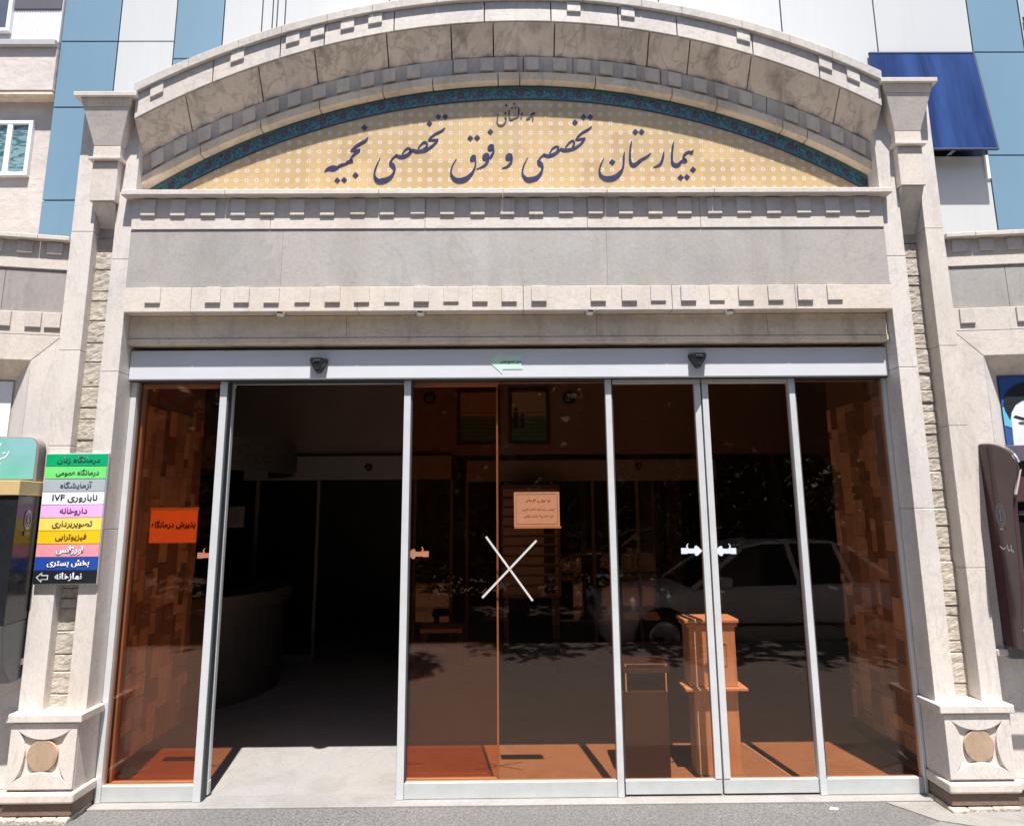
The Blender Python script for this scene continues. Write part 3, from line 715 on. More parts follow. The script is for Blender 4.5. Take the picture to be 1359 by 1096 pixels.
# posters in the niches
t = wing_thing('poster', -1, -.272, .1, 1.95, 'plain white poster with one thin pen stroke in the left niche', 'poster')
MB().box(-.75, 0, -.012, -.002, 0, .425).build('sheet', M['white'], t, local=True)
mb = MB(); stroke(mb, [(-.05, .19, .004), (-.056, .165, .009), (-.075, .145, .008), (-.11, .135, .003)], lambda x, y: (x, -.0125, y), thick=.001); fix_normals(mb.build('pen_stroke', M['ink'], t, local=True))
t = wing_thing('poster', 1, .272, .1, 1.945, 'blue poster of a bearded man in a black turban in the right niche', 'poster')
MB().box(0, .62, -.012, -.002, 0, .43).build('sheet', colour('poster blue', (.03, .09, .28)), t, local=True)
def flat(nm, mat, pts, y, par=t):
    return fix_normals(MB().prism_y(pts, y-.0015, y).build(nm, mat, par, local=True))
cxp = .165
def ell(cx, cz, a, b_, q0=0, q1=360, n=36): return [(cx+a*math.cos(R(q0+(q1-q0)*i/n)), cz+b_*math.sin(R(q0+(q1-q0)*i/n))) for i in range(n+(0 if q1-q0 == 360 else 1))]
flat('light_patch', colour('poster cyan', (.12, .45, .62)), [(.0, .13), (.0, .24), (.05, .25), (.09, .2), (.08, .1)], -.0122)
flat('light_patch', colour('poster cyan', (.12, .45, .62)), [(.2, .427), (.3, .427), (.3, .36)], -.0122)
flat('face', colour('poster face', (.66, .68, .68)), ell(cxp, .14, .125, .22, 0, 180)+[(cxp-.13, .0), (cxp+.13, .0)], -.0140)
flat('turban', colour('poster black', (.012, .016, .02)), ell(cxp, .255, .155, .135, -12, 192)+[(cxp-.13, .17), (cxp-.118, .21), (cxp-.09, .255), (cxp-.05, .28), (cxp, .285), (cxp+.05, .28), (cxp+.09, .255), (cxp+.118, .21), (cxp+.13, .17)], -.0158)
for s in (-1, 1):
    flat('eyebrow', colour('poster black', (.012, .016, .02)), [(cxp+s*.02, .168), (cxp+s*.06, .176), (cxp+s*.1, .19), (cxp+s*.112, .178), (cxp+s*.06, .16)], -.0158)
    flat('eye', M['grey_panel'], ell(cxp+s*.065, .143, .024, .008), -.0158)
    flat('nostril', M['grey_panel'], ell(cxp+s*.02, .055, .008, .005), -.0158)
flat('nose_line', colour('poster grey', (.42, .43, .43)), [(cxp-.03, .06), (cxp-.022, .07), (cxp-.012, .13), (cxp-.017, .075)], -.0158)

# left black kiosk machine with teal crown sign
k = wing_thing('cash_kiosk', -1, -.005, -.002, .0, 'black bank kiosk with teal rounded sign and gold band at the left edge', 'cash machine')
def kb(nm, mat, x0, x1, y0, y1, z0, z1, bv=.004): return MB().box(x0, x1, y0, y1, z0, z1).build(nm, M[mat] if isinstance(mat, str) else mat, k, bv, local=True)
kb('body', 'black', -.72, -.0, -.236, 0, 1.02, 1.69)
mb = MB(); mb.prism_x([(-.236, 1.018), (0, 1.018), (0, .70), (-.10, .70), (-.19, .80)], -.72, -.006); fix_normals(mb.build('lower_body', M['grey_panel'], k, .006, local=True))
kb('gold_band', colour('brass paint', (.50, .36, .17), .45), -.74, .006, -.246, 0, 1.692, 1.772)
mb = MB(); pts = [(-.72, 1.775), (-.008, 1.775), (-.008, 1.965)]+[(-.068+.06*math.cos(q), 1.965+.06*math.sin(q)) for q in [i*math.pi/16 for i in range(1, 9)]]+[(-.72, 2.03)]
mb.prism_y(pts, -.075, 0); fix_normals(mb.build('sign_case', colour('brown grey case', (.20, .17, .16)), k, .004, local=True))
mb = MB(); pts = [(-.70, 1.785), (-.02, 1.785), (-.02, 1.96)]+[(-.07+.05*math.cos(q), 1.962+.055*math.sin(q)) for q in [i*math.pi/16 for i in range(1, 9)]]+[(-.70, 2.017)]
def teal_mat():
    m, t_, b_ = new_mat('teal sign face')
    c = mixc(t_, ramp(t_, nz(t_, pos(t_), 2.4, 2), [(.4, 0), (.6, 1)]), (.115, .36, .32), (.20, .42, .435)); ln(t_, c, b_.inputs['Base Color']); b_.inputs['Roughness'].default_value = .35; return m
mb.prism_y(pts, -.079, -.074); sf = fix_normals(mb.build('sign_face', teal_mat(), k, .001, local=True))
for i in range(3):
    xx = -.224+.016*i
    mb = MB(); mb.box(xx-.0022, xx-.0008, -.0805, -.0788, 1.837, 1.875); mb.box(xx+.0008, xx+.0022, -.0805, -.0788, 1.837, 1.875); mb.box(xx-.007, xx+.007, -.0805, -.0788, 1.835, 1.837); mb.box(xx-.007, xx+.007, -.0805, -.0788, 1.875, 1.877)
    mb.build('letter', M['white'], sf, local=True)
mb = MB(); g = lambda x, y: (x+.04, -.0792, y)
for st in ([(-.238, 1.99, .003), (-.247, 1.965, .006), (-.262, 1.95, .003)], [(-.195, 1.945, .003), (-.205, 1.915, .006), (-.23, 1.9, .006), (-.262, 1.905, .003)], [(-.212, 1.935, .007), (-.225, 1.93, .007)], [(-.235, 1.885, .006), (-.26, 1.882, .003)]): stroke(mb, st, g, thick=.001)
fix_normals(mb.build('letter', M['white'], sf, local=True))
kb('screen_bezel', 'black_gloss', -.66, -.10, -.252, -.234, 1.18, 1.66); kb('screen', colour('dark screen', (.05, .06, .06), .1), -.60, -.13, -.258, -.25, 1.42, 1.62)
kb('keypad_shelf', 'grey_panel', -.62, -.13, -.31, -.238, 1.10, 1.14)
em = MB(); em.hexa([( .001, -.125+.032*math.cos(q), 1.56+.055*math.sin(q)) for q in [i*math.pi/12 for i in range(24)]], [(.0035, -.125+.032*math.cos(q), 1.56+.055*math.sin(q)) for q in [i*math.pi/12 for i in range(24)]])
e = fix_normals(em.build('emblem', colour('emblem grey', (.30, .30, .31)), k, local=True))
em = MB()
for r_, nm in ((.7, 0), (.4, 1)): 
    for i in range(24):
        q0, q1 = i*math.pi/12, (i+1)*math.pi/12
        em.tube([(.0045, -.125+.032*r_*math.cos(q0), 1.56+.055*r_*math.sin(q0)), (.0045, -.125+.032*r_*math.cos(q1), 1.56+.055*r_*math.sin(q1))], .0022, 5)
em.box(.003, .005, -.15, -.10, 1.475, 1.497)
em.build('ring', M['grey_panel'], e, local=True)

# right machine with maroon side fins, its lower part
k = wing_thing('cash_machine', 1, .055, -.0, 0, 'cash machine with maroon curved side fin beneath the blue poster', 'cash machine')
fin = [(0, 1.955)]+[(-.29*math.sin(q), 1.80+.155*math.cos(q)) for q in [i*math.pi/2/10 for i in range(1, 10)]]+[(-.29, 1.79), (-.265, 1.73), (-.245, 1.69), (-.228, 1.64), (-.218, 1.56), (-.20, 1.2), (-.15, .83), (0, .83)]
def mach(nm, mat, x0, x1, y0, y1, z0, z1, bv=.004): return MB().box(x0, x1, y0, y1, z0, z1).build(nm, M[mat], k, bv, local=True)
for x in (0, .66):
    mb = MB(); mb.prism_x(fin, x, x+.022); fo = fix_normals(mb.build('side_fin', M['maroon'], k, .003, local=True))
    mb = MB(); mb.prism_x([(0, 1.948), (-.075, 1.935), (-.075, .83), (0, .83)], x-.0015, x+.0235); fix_normals(mb.build('fin_back', M['mar_dark'], fo, local=True))
    mb = MB(); edge = fin[:12]; 
    mb.tube([(x+.011, y-.003, z+.002) for y, z in edge[:-1]]+[(x+.011, -.268, 1.735), (x+.011, -.235, 1.66)], .008, 6); mb.build('edge_trim', M['chrome'], fo, local=True)
    if x == 0:
        mb = MB()
        for r_ in (1, .78, .5):
            for i in range(24):
                q0, q1 = i*math.pi/12, (i+1)*math.pi/12
                mb.tube([(-.001, -.115+.038*r_*math.cos(q0), 1.545+.062*r_*math.sin(q0)), (-.001, -.115+.038*r_*math.cos(q1), 1.545+.062*r_*math.sin(q1))], .0022, 5)
        mb.tube([(-.001, -.115, 1.51), (-.001, -.115, 1.58)], .004, 6); mb.tube([(-.001, -.10, 1.47), (-.001, -.13, 1.47)], .006, 6)
        mb.build('emblem', colour('emblem grey', (.30, .30, .31)), fo, local=True)
        mb = MB()
        for st in ([(-.075, 1.375, .005), (-.1, 1.36, .008), (-.12, 1.37, .004)], [(-.135, 1.385, .005), (-.143, 1.355, .007), (-.155, 1.36, .005)], [(-.165, 1.385, .006), (-.165, 1.35, .006)], [(-.175, 1.36, .006), (-.18, 1.345, .006)]):
            ps = smooth_path(st, 4)
            mb.tube([(-.001, y, z) for y, z, w_ in ps], [w_*.4 for y, z, w_ in ps], 5)
        mb.build('letter', M['white'], fo, local=True)
mach('hood', 'violet', .024, .658, -.19, 0, 1.84, 1.93); mach('header_panel', 'maroon', .024, .658, -.16, 0, 1.62, 1.838); mach('fascia', 'black_gloss', .024, .658, -.12, 0, .93, 1.618)
mach('screen', 'black_gloss', .12, .56, -.128, -.121, 1.28, 1.53); mach('slot_strip', 'violet', .08, .60, -.135, -.121, 1.545, 1.57)
mach('shelf', 'violet', .024, .658, -.2, 0, 1.05, 1.13, .01)
mb = MB()
for i in range(8): mb.box(.05+.03*i, .07+.03*i, -.206, -.2, 1.10, 1.112)
mb.build('key', M['grey_panel'], k, local=True)
mach('hand_rail', 'chrome', .03, .65, -.215, -.19, .905, .925, .006); mach('lower_panel', 'grey_panel', .0, .68, -.05, 0, .765, .925)

# ------------------------------------------------------------------ background facade
CY = .5
fc = empty('panel_facade', (0, .55, 3.0), 'blue and white panel clad hospital block behind the arch', 'building')
box('backing', M['alu_dark'], fc, -3.42, 9, CY+.03, CY+.3, 3.42, 9, 0)
box('backing', M['alu_dark'], fc, -3.42, -2.75, CY+.03, CY+.3, .6, 3.415, 0); box('backing', M['alu_dark'], fc, 2.80, 9, CY+.03, CY+.3, .6, 3.415, 0)
def pan(mat, x0, x1, z0, z1): box('panel', M[mat], fc, x0+.005, x1-.005, CY-.01, CY+.035, z0+.005, z1-.005, .003)
XL = [-3.408, -2.97, -2.541, -2.175]
for z0, z1 in ((.6, 3.858), (3.858, 4.607), (4.607, 5.161), (5.161, 5.9), (5.9, 7.5)): pan('clad_blue', XL[0], XL[1], z0, z1)
for z0, z1 in ((3.3, 4.607), (4.607, 5.161), (5.161, 6.2)): pan('clad_white', XL[1], XL[2], z0, z1)
for z0, z1 in ((3.3, 5.012), (5.012, 6.2)): pan('clad_blue', XL[2], XL[3], z0, z1)
xs = [XL[3], -1.88, -1.80, -1.765, -1.704, -.9, .2, 1.2, 2.15, 2.881]
for a, b_ in zip(xs[:-1], xs[1:]): pan('clad_white', a, b_, 3.3, 6.6)
pan('clad_white', 2.881, 3.617, 5.05, 6.4); pan('clad_white', 2.80, 3.617, 2.6, 4.19)
for z0, z1 in ((.6, 4.193), (4.193, 5.056), (5.056, 6.4)): pan('clad_blue', 3.617, 4.02, z0, z1)
# top hung blue window, open
wn = empty('awning_window', (3.2, CY-.02, 4.2), 'top hung dark blue window tilted open beside the right capital', 'window')
box('recess', M['black'], wn, 2.79, 3.612, CY+.0, CY+.03, 4.195, 5.045, 0)
mb = MB(); zt, zb, yt, yb = 5.035, 4.165, CY-.02, CY-.115
def tilt(x0, x1, s0, s1, d0, d1):
    n_ = Vector((0, -(zt-zb), -(yt-yb)*-1)).normalized(); n_ = Vector((0, -(zt-zb), (yb-yt))).normalized()
    P = lambda x, s, d: (x, yt+(yb-yt)*s+n_.y*d, zt+(zb-zt)*s+n_.z*d)
    return [P(x0, s1, d0), P(x1, s1, d0), P(x1, s0, d0), P(x0, s0, d0)], [P(x0, s1, d1), P(x1, s1, d1), P(x1, s0, d1), P(x0, s0, d1)]
sash = fix_normals(MB().hexa(*tilt(2.79, 3.60, 0, 1, .002, .018)).build('glass_sash', M['blue_glass'], wn, .002))
mb = MB()
for a in ((2.79, 3.60, .985, 1.0, .0, .024), (3.588, 3.602, .0, 1.0, -.002, .021), (2.79, 3.60, -.005, .012, 0, .022)): mb.hexa(*tilt(*a))
fix_normals(mb.build('sash_frame', colour('navy frame', (.04, .055, .11)), sash, .002))
box('jamb', M['window_frame'], wn, 3.575, 3.612, CY-.02, CY, 4.0, 4.19, .002); box('stay', M['chrome'], wn, 3.10, 3.13, CY-.09, CY, 4.19, 4.2, 0); box('stay', M['chrome'], wn, 3.30, 3.33, CY-.09, CY, 4.19, 4.2, 0)
# louvres at the right edge
lv = empty('louvre_grille', (4.5, CY, 4.2), 'grey wall grille with dark horizontal slots at the top right edge', 'grille')
box('panel', M['louvre_grey'], lv, 4.03, 5.6, CY-.005, CY+.03, 3.4, 6.4, .002)
for i in range(9):
    z = 5.345-.148*i+.0
    box('slot', M['black'], lv, 4.045, 5.5, CY-.008, CY+.0, z-.02, z+.02, 0); box('slat', M['louvre_grey'], lv, 4.04, 5.5, CY-.03, CY, z-.03, z-.022, .001)

# left neighbour building
nb = empty('apartment_block', (-4.6, .8, 0), 'beige rendered building with ledges and white framed windows at the left edge', 'building')
box('upper_wall', M['stucco_white'], nb, -9, -3.412, .475, 1.0, 5.145, 7.5, .004)
mb = MB()
for i in range(60): mb.box(-3.43-.02*i, -3.42-.02*i, .4725, .477, 5.16, 5.42)
mb.build('ribbed_sheet', M['stucco_white'], nb)
box('shade_sheet', colour('shaded purple sheet', (.10, .09, .105)), nb, -3.79, -3.415, .466, .475, 5.425, 6.5, 0)  # shade on the top storey, put into the dark colour of this sheet
box('shade_ledge', M['stucco'], nb, -9, -3.412, .30, .5, 6.2, 6.3, .004)
box('ledge', colour('grey sill', (.40, .39, .39)), nb, -9, -3.412, .44, .9, 5.095, 5.143, .004)
box('middle_wall', M['stucco'], nb, -9, -3.412, .47, 1.0, 4.735, 5.093, .004)
box('drip_edge', M['soffit'], nb, -9, -3.412, .475, 1.0, 4.70, 4.732, .006)
box('lower_wall', M['stucco'], nb, -9, -3.412, .56, 1.0, 0, 4.70, .004)
def window(x0, x1, z0, z1, y, mull, pm):
    f_ = MB()
    for a in ((x0, x1, z0, z0+.03), (x0, x1, z1-.03, z1), (x0, x0+.03, z0+.03, z1-.03), (x1-.03, x1, z0+.03, z1-.03)): f_.box(a[0], a[1], y-.03, y+.02, a[2], a[3])
    if mull: f_.box(mull-.02, mull+.02, y-.028, y+.02, z0+.03, z1-.03)
    wi = f_.build('window', M['window_frame'], nb, .003)
    MB().box(x0+.03, x1-.03, y-.014, y-.004, z0+.03, z1-.03).build('pane', pm, wi); return wi
window(-4.4, -3.575, 4.08, 4.53, .56, -3.745, M['pane']); window(-4.6, -3.775, 5.215, 6.1, .475, -4.2, colour('shutter glass', (.09, .10, .13), .15))

# ------------------------------------------------------------------ glazed entrance
GY = .0
fr = empty('entrance_frame', (.03, 0, .01), 'long glazed entrance screen with white header and slim grey mullions', 'entrance screen')
FX0, FX1, ZH = -2.302, 2.342, 2.388
box('header', M['alu_white'], fr, FX0+.002, FX1-.002, -.065, .11, ZH, 2.572, .006)
box('header_seam', M['alu_dark'], fr, FX0+.002, FX1-.002, -.05, .05, ZH-.006, ZH-.001, 0)
MULL = [(-1.757, -1.714), (-.632, -.591), (.602, .639), (1.735, 1.772)]
for a, b_ in [(FX0+.001, FX0+.036), *MULL, (FX1-.02, FX1-.001)]:
    box('mullion', M['alu'], fr, a, b_, -.028, .022, .012, ZH-.001, .003)
box('cover_post', M['lobby_dark'], fr, -2.372, -2.272, .03, .12, .012, 2.5, .002)  # dark post added to cover the sunlit strip of wall beside the pane
for a, b_ in MULL: box('gasket', M['alu_dark'], fr, b_-.002, b_+.009, -.02, .02, .012, ZH-.002, 0)
FIX = [(FX0+.036, MULL[0][0]), (MULL[1][1], MULL[2][0]), (MULL[3][1], FX1-.02)]
for a, b_ in FIX:
    box('bottom_rail', M['rail'], fr, a+.001, b_-.001, -.022, .018, .013, .097, .003)
    box('pane', M['glass'], fr, a-.003, b_+.003, -.005, .005, .09, ZH+.005, 0)
def leaf(x0, x1, y, label, lead, closed):
    t = empty('sliding_door', ((x0+x1)/2, y, .012), label, 'sliding door', 'glass sliding door leaves')
    box('pane', M['glass'], t, x0+.012, x1-.012, y-.005, y+.005, .09, ZH-.004, 0)
    box('bottom_rail', M['rail'], t, x0, x1, y-.016, y+.016, .022, .096, .003)
    box('top_rail', M['alu'], t, x0, x1, y-.016, y+.016, ZH-.03, ZH-.004, .002)
    box('stile', M['alu'] if closed else M['gold'], t, lead-(.019 if closed else .006), lead+(.019 if closed else .006), y-.018, y+.018, .098, ZH-.032, .003)
    if not closed: 
        oth = x1-.02 if lead < (x0+x1)/2 else x0+.02
        box('stile', M['alu'], t, oth-.016, oth+.016, y-.016, y+.016, .098, ZH-.032, .003)
    return t
# closed pair on the right, open pair parked behind the fixed panes
leaf(.642, 1.191, .0, 'closed glass door leaf left of the paired stiles', 1.172, True)
leaf(1.200, 1.733, .0, 'closed glass door leaf right of the paired stiles', 1.220, True)
leaf(-2.262, -1.70, .05, 'open door leaf slid behind the leftmost fixed pane', -2.255, False)
leaf(-.645, -.058, .05, 'open door leaf slid behind the fixed pane with the taped cross', -.065, False)
# header sensors and stickers
def sensor(x, z, y, label, grp, k=1.0, mat='black'):
    t = empty('motion_sensor', (x, y, z), label, 'sensor', grp)
    prof = [(-.054, .03), (-.056, .012), (-.045, -.012), (-.022, -.045), (-.012, -.062), (.012, -.062), (.022, -.045), (.045, -.012), (.056, .012), (.054, .03), (.04, .038), (-.04, .038)]
    mb = MB(); mb.hexa([(x_*k, 0, z_*k) for x_, z_ in prof][::-1], [(x_*.82*k, -.05*k, (z_*.9-.002)*k) for x_, z_ in prof][::-1]); fix_normals(mb.build('housing', M[mat], t, .006, local=True, seg=3))
    MB().box(-.02*k, .02*k, -.054*k, -.048*k, .0, .012*k).build('lens', M['chrome'], t, .001, local=True)
    MB().cyl((0, -.03*k, -.062*k), (0, -.036*k, -.03*k), .012*k, .02*k, 14).build('eye', M['grey_panel'], t, local=True)
    return t
sensor(-1.145, 2.482, -.066, 'black motion sensor on the header above the open doorway', 'door motion sensors')
sensor(1.163, 2.50, -.066, 'black motion sensor on the header above the closed doors', 'door motion sensors')
t = empty('arrow_sticker', (-.005, -.066, 2.488), 'pale green arrow sticker with black Persian words on the white header', 'sticker')
MB().prism_y([(-.105, 0), (-.025, .068), (-.025, .04), (.1, .04), (.085, 0), (.1, -.045), (-.025, -.045), (-.025, -.075)], -.0012, 0).build('arrow', colour('pale green film', (.50, .70, .57)), t, local=True)
lettering('محل تجمع ایمن', .125, .05, colour('dark green ink', (.01, .03, .02)), t, (.03, -.0014, 0), bold=.03, thick=.0006)
# pointing hand stickers
HAND = [(0, -.017), (.034, -.017), (.036, -.014), (.080, -.014), (.083, -.024), (.092, -.029), (.102, -.024), (.128, .0), (.102, .026), (.092, .031), (.083, .026), (.080, .014), (.036, .013), (.034, .017), (0, .017)]
def hand(px, py, flip, mat, y, label):
    p = at(px, py, y)
    t = empty('arrow_sticker', (p.x, y, p.z), label, 'sticker', 'arrow stickers on the door glass')
    pts = [((-x if flip else x)*.98, z) for x, z in HAND]
    fix_normals(MB().prism_y(pts, -.0012, 0).build('hand', mat, t, local=True))
    c = MB(); s_ = -1 if flip else 1; stroke(c, [(s_*.046, .010, .006), (s_*.036, .022, .008), (s_*.036, .032, .006), (s_*.044, .043, .003)], lambda a, b_: (a, -.0012, b_), thick=.0006); fix_normals(c.build('hook', mat, t, local=True))
    return t
hand(904, 731, False, colour('sticker outer', (.58, .60, .70)), -.0062, 'white arrow sticker with a small hook just left of the paired door stiles')
hand(977, 731, True, colour('sticker outer', (.58, .60, .70)), -.0062, 'white arrow sticker with a small hook just right of the paired door stiles')
hand(569, 735, True, colour('sticker lilac', (.60, .68, .85)), .0072, 'pinkish arrow sticker with a small hook beside the taped cross pane edge')
hand(262, 737, False, colour('sticker lilac', (.60, .68, .85)), .0072, 'pinkish arrow sticker with a small hook below the orange paper notice')
# taped cross on the outer face of the glass
t = empty('tape_cross', (0, -.006, 1.25), 'cross of two white tape strips on the middle glass pane', 'tape')
for i, (a, b_) in enumerate((((645, 712), (707, 797)), ((712, 717), (640, 793)))):
    A, B_ = at(*a, -.006), at(*b_, -.006); d = (B_-A).normalized(); nn = Vector((-d.z, 0, d.x))*.006
    mb = MB(); mb.prism_y([((A+nn).x, (A+nn).z), ((B_+nn).x, (B_+nn).z), ((B_-nn).x, (B_-nn).z), ((A-nn).x, (A-nn).z)], -.0068-.0012*i, -.0055); fix_normals(mb.build('tape_strip', M['tape'], t))
# paper notices on the inside of the glass
def scribble(x0, x1, z, h, seed, mb, y):
    """a line of handwriting too small to read in the photo"""
    rr = random.Random(seed); x = x1
    while x > x0+.012:
        wl_ = rr.uniform(.016, .04); n_ = max(3, int(wl_/.006)); pts = []
        for i in range(n_+1): pts.append((x-wl_*i/n_, z+rr.uniform(-.45, .5)*h, h*.16+rr.uniform(0, .0016)))
        stroke(mb, pts, lambda a, b_: (a, y, b_), k=3, thick=.0005)
        if rr.random() < .6: blob(mb, [(x-wl_*.5+dx, z+h*.8+dz) for dx, dz in ((-.0018, 0), (0, -.0018), (.0018, 0), (0, .0018))], lambda a, b_: (a, y, b_), .0005)
        x -= wl_+rr.uniform(.004, .009)
t = empty('paper_notice', (.17, .008, 1.49), 'framed pale paper notice with three handwritten lines above the taped cross', 'notice')
A, B_ = at(682, 653, .009), at(743, 698, .009)
box('sheet', colour('notice paper', (.58, .68, .86)), t, A.x, B_.x, .009, .0105, B_.z, A.z, 0)
mb = MB()
for a in ((A.x+.012, B_.x-.012, A.z-.014, A.z-.012), (A.x+.012, B_.x-.012, B_.z+.012, B_.z+.014), (A.x+.012, A.x+.014, B_.z+.014, A.z-.014), (B_.x-.014, B_.x-.012, B_.z+.014, A.z-.014)): mb.box(a[0], a[1], .0083, .009, a[2], a[3])
mb.build('border', colour('brown ink', (.25, .13, .10)), t)
mb = MB(); H = A.z-B_.z
scribble(A.x+.06, B_.x-.055, A.z-.27*H, .024, 1, mb, .0089); scribble(A.x+.035, B_.x-.03, A.z-.52*H, .014, 2, mb, .0089); scribble(A.x+.045, B_.x-.035, A.z-.72*H, .016, 3, mb, .0089)
fix_normals(mb.build('handwriting', colour('brown ink', (.25, .13, .10)), t))
box('torn_edge', M['tape'], t, A.x+.002, B_.x+.008, .0075, .009, B_.z-.012, B_.z-.001, 0)
t = empty('paper_notice', (-2.0, .062, 1.5), 'orange paper notice reading clinic reception on the leftmost pane', 'notice')
A, B_ = at(201, 675, .062), at(260, 720, .062)
box('sheet', colour('orange paper', (.80, .55, .36)), t, A.x, B_.x, .062, .0635, B_.z, A.z, 0)
box('tape_edge', M['tape'], t, A.x-.002, B_.x+.006, .061, .062, A.z-.006, A.z+.006, 0)
lettering('پذیرش درمانگاه', B_.x-A.x-.02, .07, M['ink'], t, ((A.x+B_.x)/2-t.location.x, -.0015, (A.z+B_.z)/2+.005-t.location.z), bold=.02)
# direction strips on the left pilaster
TL, TR, BL, BR = at(61, 603.5, -.185), at(143, 600.5, -.185), at(42, 776, -.185), at(127.5, 773.5, -.185)
t = empty('direction_sign', ((BL.x+BR.x)/2, -.163, BL.z), 'stack of ten coloured direction strips with Persian department names on the left pilaster', 'sign')
x0, x1 = (TL.x+BL.x)/2-.0, (TR.x+BR.x)/2; z1, z0 = (TL.z+TR.z)/2, (BL.z+BR.z)/2
box('backing', M['alu'], t, x0, x1, -.176, -.163, z0-.004, z1+.004, .001)
ROWS = [('درمانگاه زنان', (.0, .33, .13), (.01, .05, .03), 'dark green'), ('درمانگاه عمومی', (.15, .62, .17), (.02, .10, .03), 'light green'), ('آزمایشگاه', (.36, .39, .43), (.05, .06, .08), 'grey'),
        ('ناباروری IVF', (.78, .78, .82), (.03, .03, .05), 'white'), ('داروخانه', (.78, .40, .72), (.16, .02, .17), 'pink violet'), ('تصویربرداری', (.82, .60, .12), (.10, .05, .01), 'yellow'),
        ('فیزیوتراپی', (.82, .47, .01), (.13, .05, .01), 'amber'), ('اورژانس', (.70, .27, .32), (.85, .85, .88), 'rose'), ('بخش بستری', (.015, .06, .32), (.80, .80, .84), 'navy'), ('نمازخانه', (.012, .014, .018), (.55, .58, .62), 'black')]
hh = (z1-z0)/10
for i, (tx, bgc, fgc, nm) in enumerate(ROWS):
    zt_ = z1-hh*i
    s_ = box('strip', colour('strip '+nm, bgc, .35), t, x0+.002, x1-.002, -.1825, -.176, zt_-hh+.0018, zt_-.0018, .001, label='%s strip' % nm)
    org = ((x0+x1)/2+(.02 if i == 9 else .012)-s_.parent.location.x, -.1827-t.location.y, zt_-hh/2-t.location.z)
    wmax = {0: .245, 1: .245, 2: .18, 3: .255, 4: .155, 5: .225, 6: .175, 7: .15, 8: .235, 9: .15}[i]
    if i in (7, 8, 9): lettering(tx, wmax*1.03, hh*.72, colour('letter outline', (.04, .04, .07)) if i != 8 else colour('letter outline blue', (.01, .02, .12)), s_, (org[0], org[1], org[2]), bold=.06, thick=.0006)
    lettering(tx, wmax, hh*.66, colour('letter '+nm, fgc), s_, (org[0], org[1]-(.0008 if i in (7, 8, 9) else 0), org[2]), bold=.022)
    if i == 9:
        ax, az = x0+.055, zt_-hh/2
        mb = MB(); mb.prism_y([(ax-.038, az), (ax-.005, az+.028), (ax-.005, az+.013), (ax+.03, az+.013), (ax+.03, az-.013), (ax-.005, az-.013), (ax-.005, az-.028)], -.1834, -.1825); fix_normals(mb.build('arrow_outline', colour('letter '+nm, fgc), s_))
        mb = MB(); mb.prism_y([(ax-.029, az), (ax-.009, az+.018), (ax-.009, az+.008), (ax+.025, az+.008), (ax+.025, az-.008), (ax-.009, az-.008), (ax-.009, az-.018)], -.184, -.1832); fix_normals(mb.build('arrow_fill', colour('strip '+nm, bgc), s_))

# ------------------------------------------------------------------ lobby
def mosaic_wall(x, side, y0, y1, z1, label, seed):
    t = empty('mosaic_wall', (x, (y0+y1)/2, 0), label, 'wall', 'stone mosaic walls of the entrance lobby')
    box('wall', M['plaster'], t, x, x+side*.25, y0, y1, 0, 3.25, 0)
    mb = MB(); mb.tone = []; rr = random.Random(seed)
    y = y0
    while y < y1-.001:
        wd = min(rr.choice((.06, .08, .1, .12)), y1-y)
        if y1-y-wd < .03: wd = y1-y
        z = .1
        while z < z1:
            h = rr.choice((.06, .09, .14, .2, .26)); h = min(h, z1-z)
            if h < .02: break
            d = rr.uniform(.002, .016); n0 = len(mb.f)
            mb.box(x-side*d, x+side*.01, y+.001, y+wd-.001, z+.001, z+h-.001)
            tn = rr.choice((.0, .1, .35, .6, .8, 1.0)); mb.tone += [tn]*(len(mb.f)-n0); z += h
        y += wd
    mb.build('stone_block', M['mosaic'], t, .003)
    box('skirting', M['lobby_dark'], t, x-side*.012, x, y0, y1, .008, .1, .003)
    return t
mosaic_wall(-2.375, -1, .07, 1.03, 2.30, 'split stone mosaic wall behind the orange notice', 5)
mosaic_wall(2.50, 1, .07, .98, 2.34, 'split stone mosaic wall behind the rightmost glass pane', 9)
def wall(nm, mat, label, *a):
    o = MB().box(*a).build(nm, M[mat]); tag(o, label, 'wall'); return o
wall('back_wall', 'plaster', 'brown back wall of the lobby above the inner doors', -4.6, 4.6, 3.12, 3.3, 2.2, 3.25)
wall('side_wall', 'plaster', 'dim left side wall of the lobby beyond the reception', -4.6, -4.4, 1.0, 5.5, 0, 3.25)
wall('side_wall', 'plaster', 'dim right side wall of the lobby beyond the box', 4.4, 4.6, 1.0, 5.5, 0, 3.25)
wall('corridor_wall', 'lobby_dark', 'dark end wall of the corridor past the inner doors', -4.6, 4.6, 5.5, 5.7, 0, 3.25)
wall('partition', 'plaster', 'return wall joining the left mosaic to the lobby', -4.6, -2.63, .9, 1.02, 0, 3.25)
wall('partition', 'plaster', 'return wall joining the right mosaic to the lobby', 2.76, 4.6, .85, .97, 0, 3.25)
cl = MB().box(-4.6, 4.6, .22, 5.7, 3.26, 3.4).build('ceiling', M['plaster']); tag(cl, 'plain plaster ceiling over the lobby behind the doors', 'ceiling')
dr = empty('inner_door_screen', (-.3, 3.1, .01), 'inner lobby screen of grey framed glass doors under a pale header', 'door screen')
box('header', colour('inner header grey', (.22, .21, .20)), dr, -2.9, -.62, 3.02, 3.11, 1.93, 2.19, .005); box('header', colour('inner header grey', (.22, .21, .20)), dr, -.45, 2.3, 3.02, 3.11, 1.90, 2.13, .005)
for x in (-2.75, -2.08, -1.02, -.62, -.45, .48, .93, 1.42, 2.28): box('mullion', colour('inner bronze', (.16, .15, .14)), dr, x-.016, x+.016, 3.05, 3.10, .01, 1.93, .002)
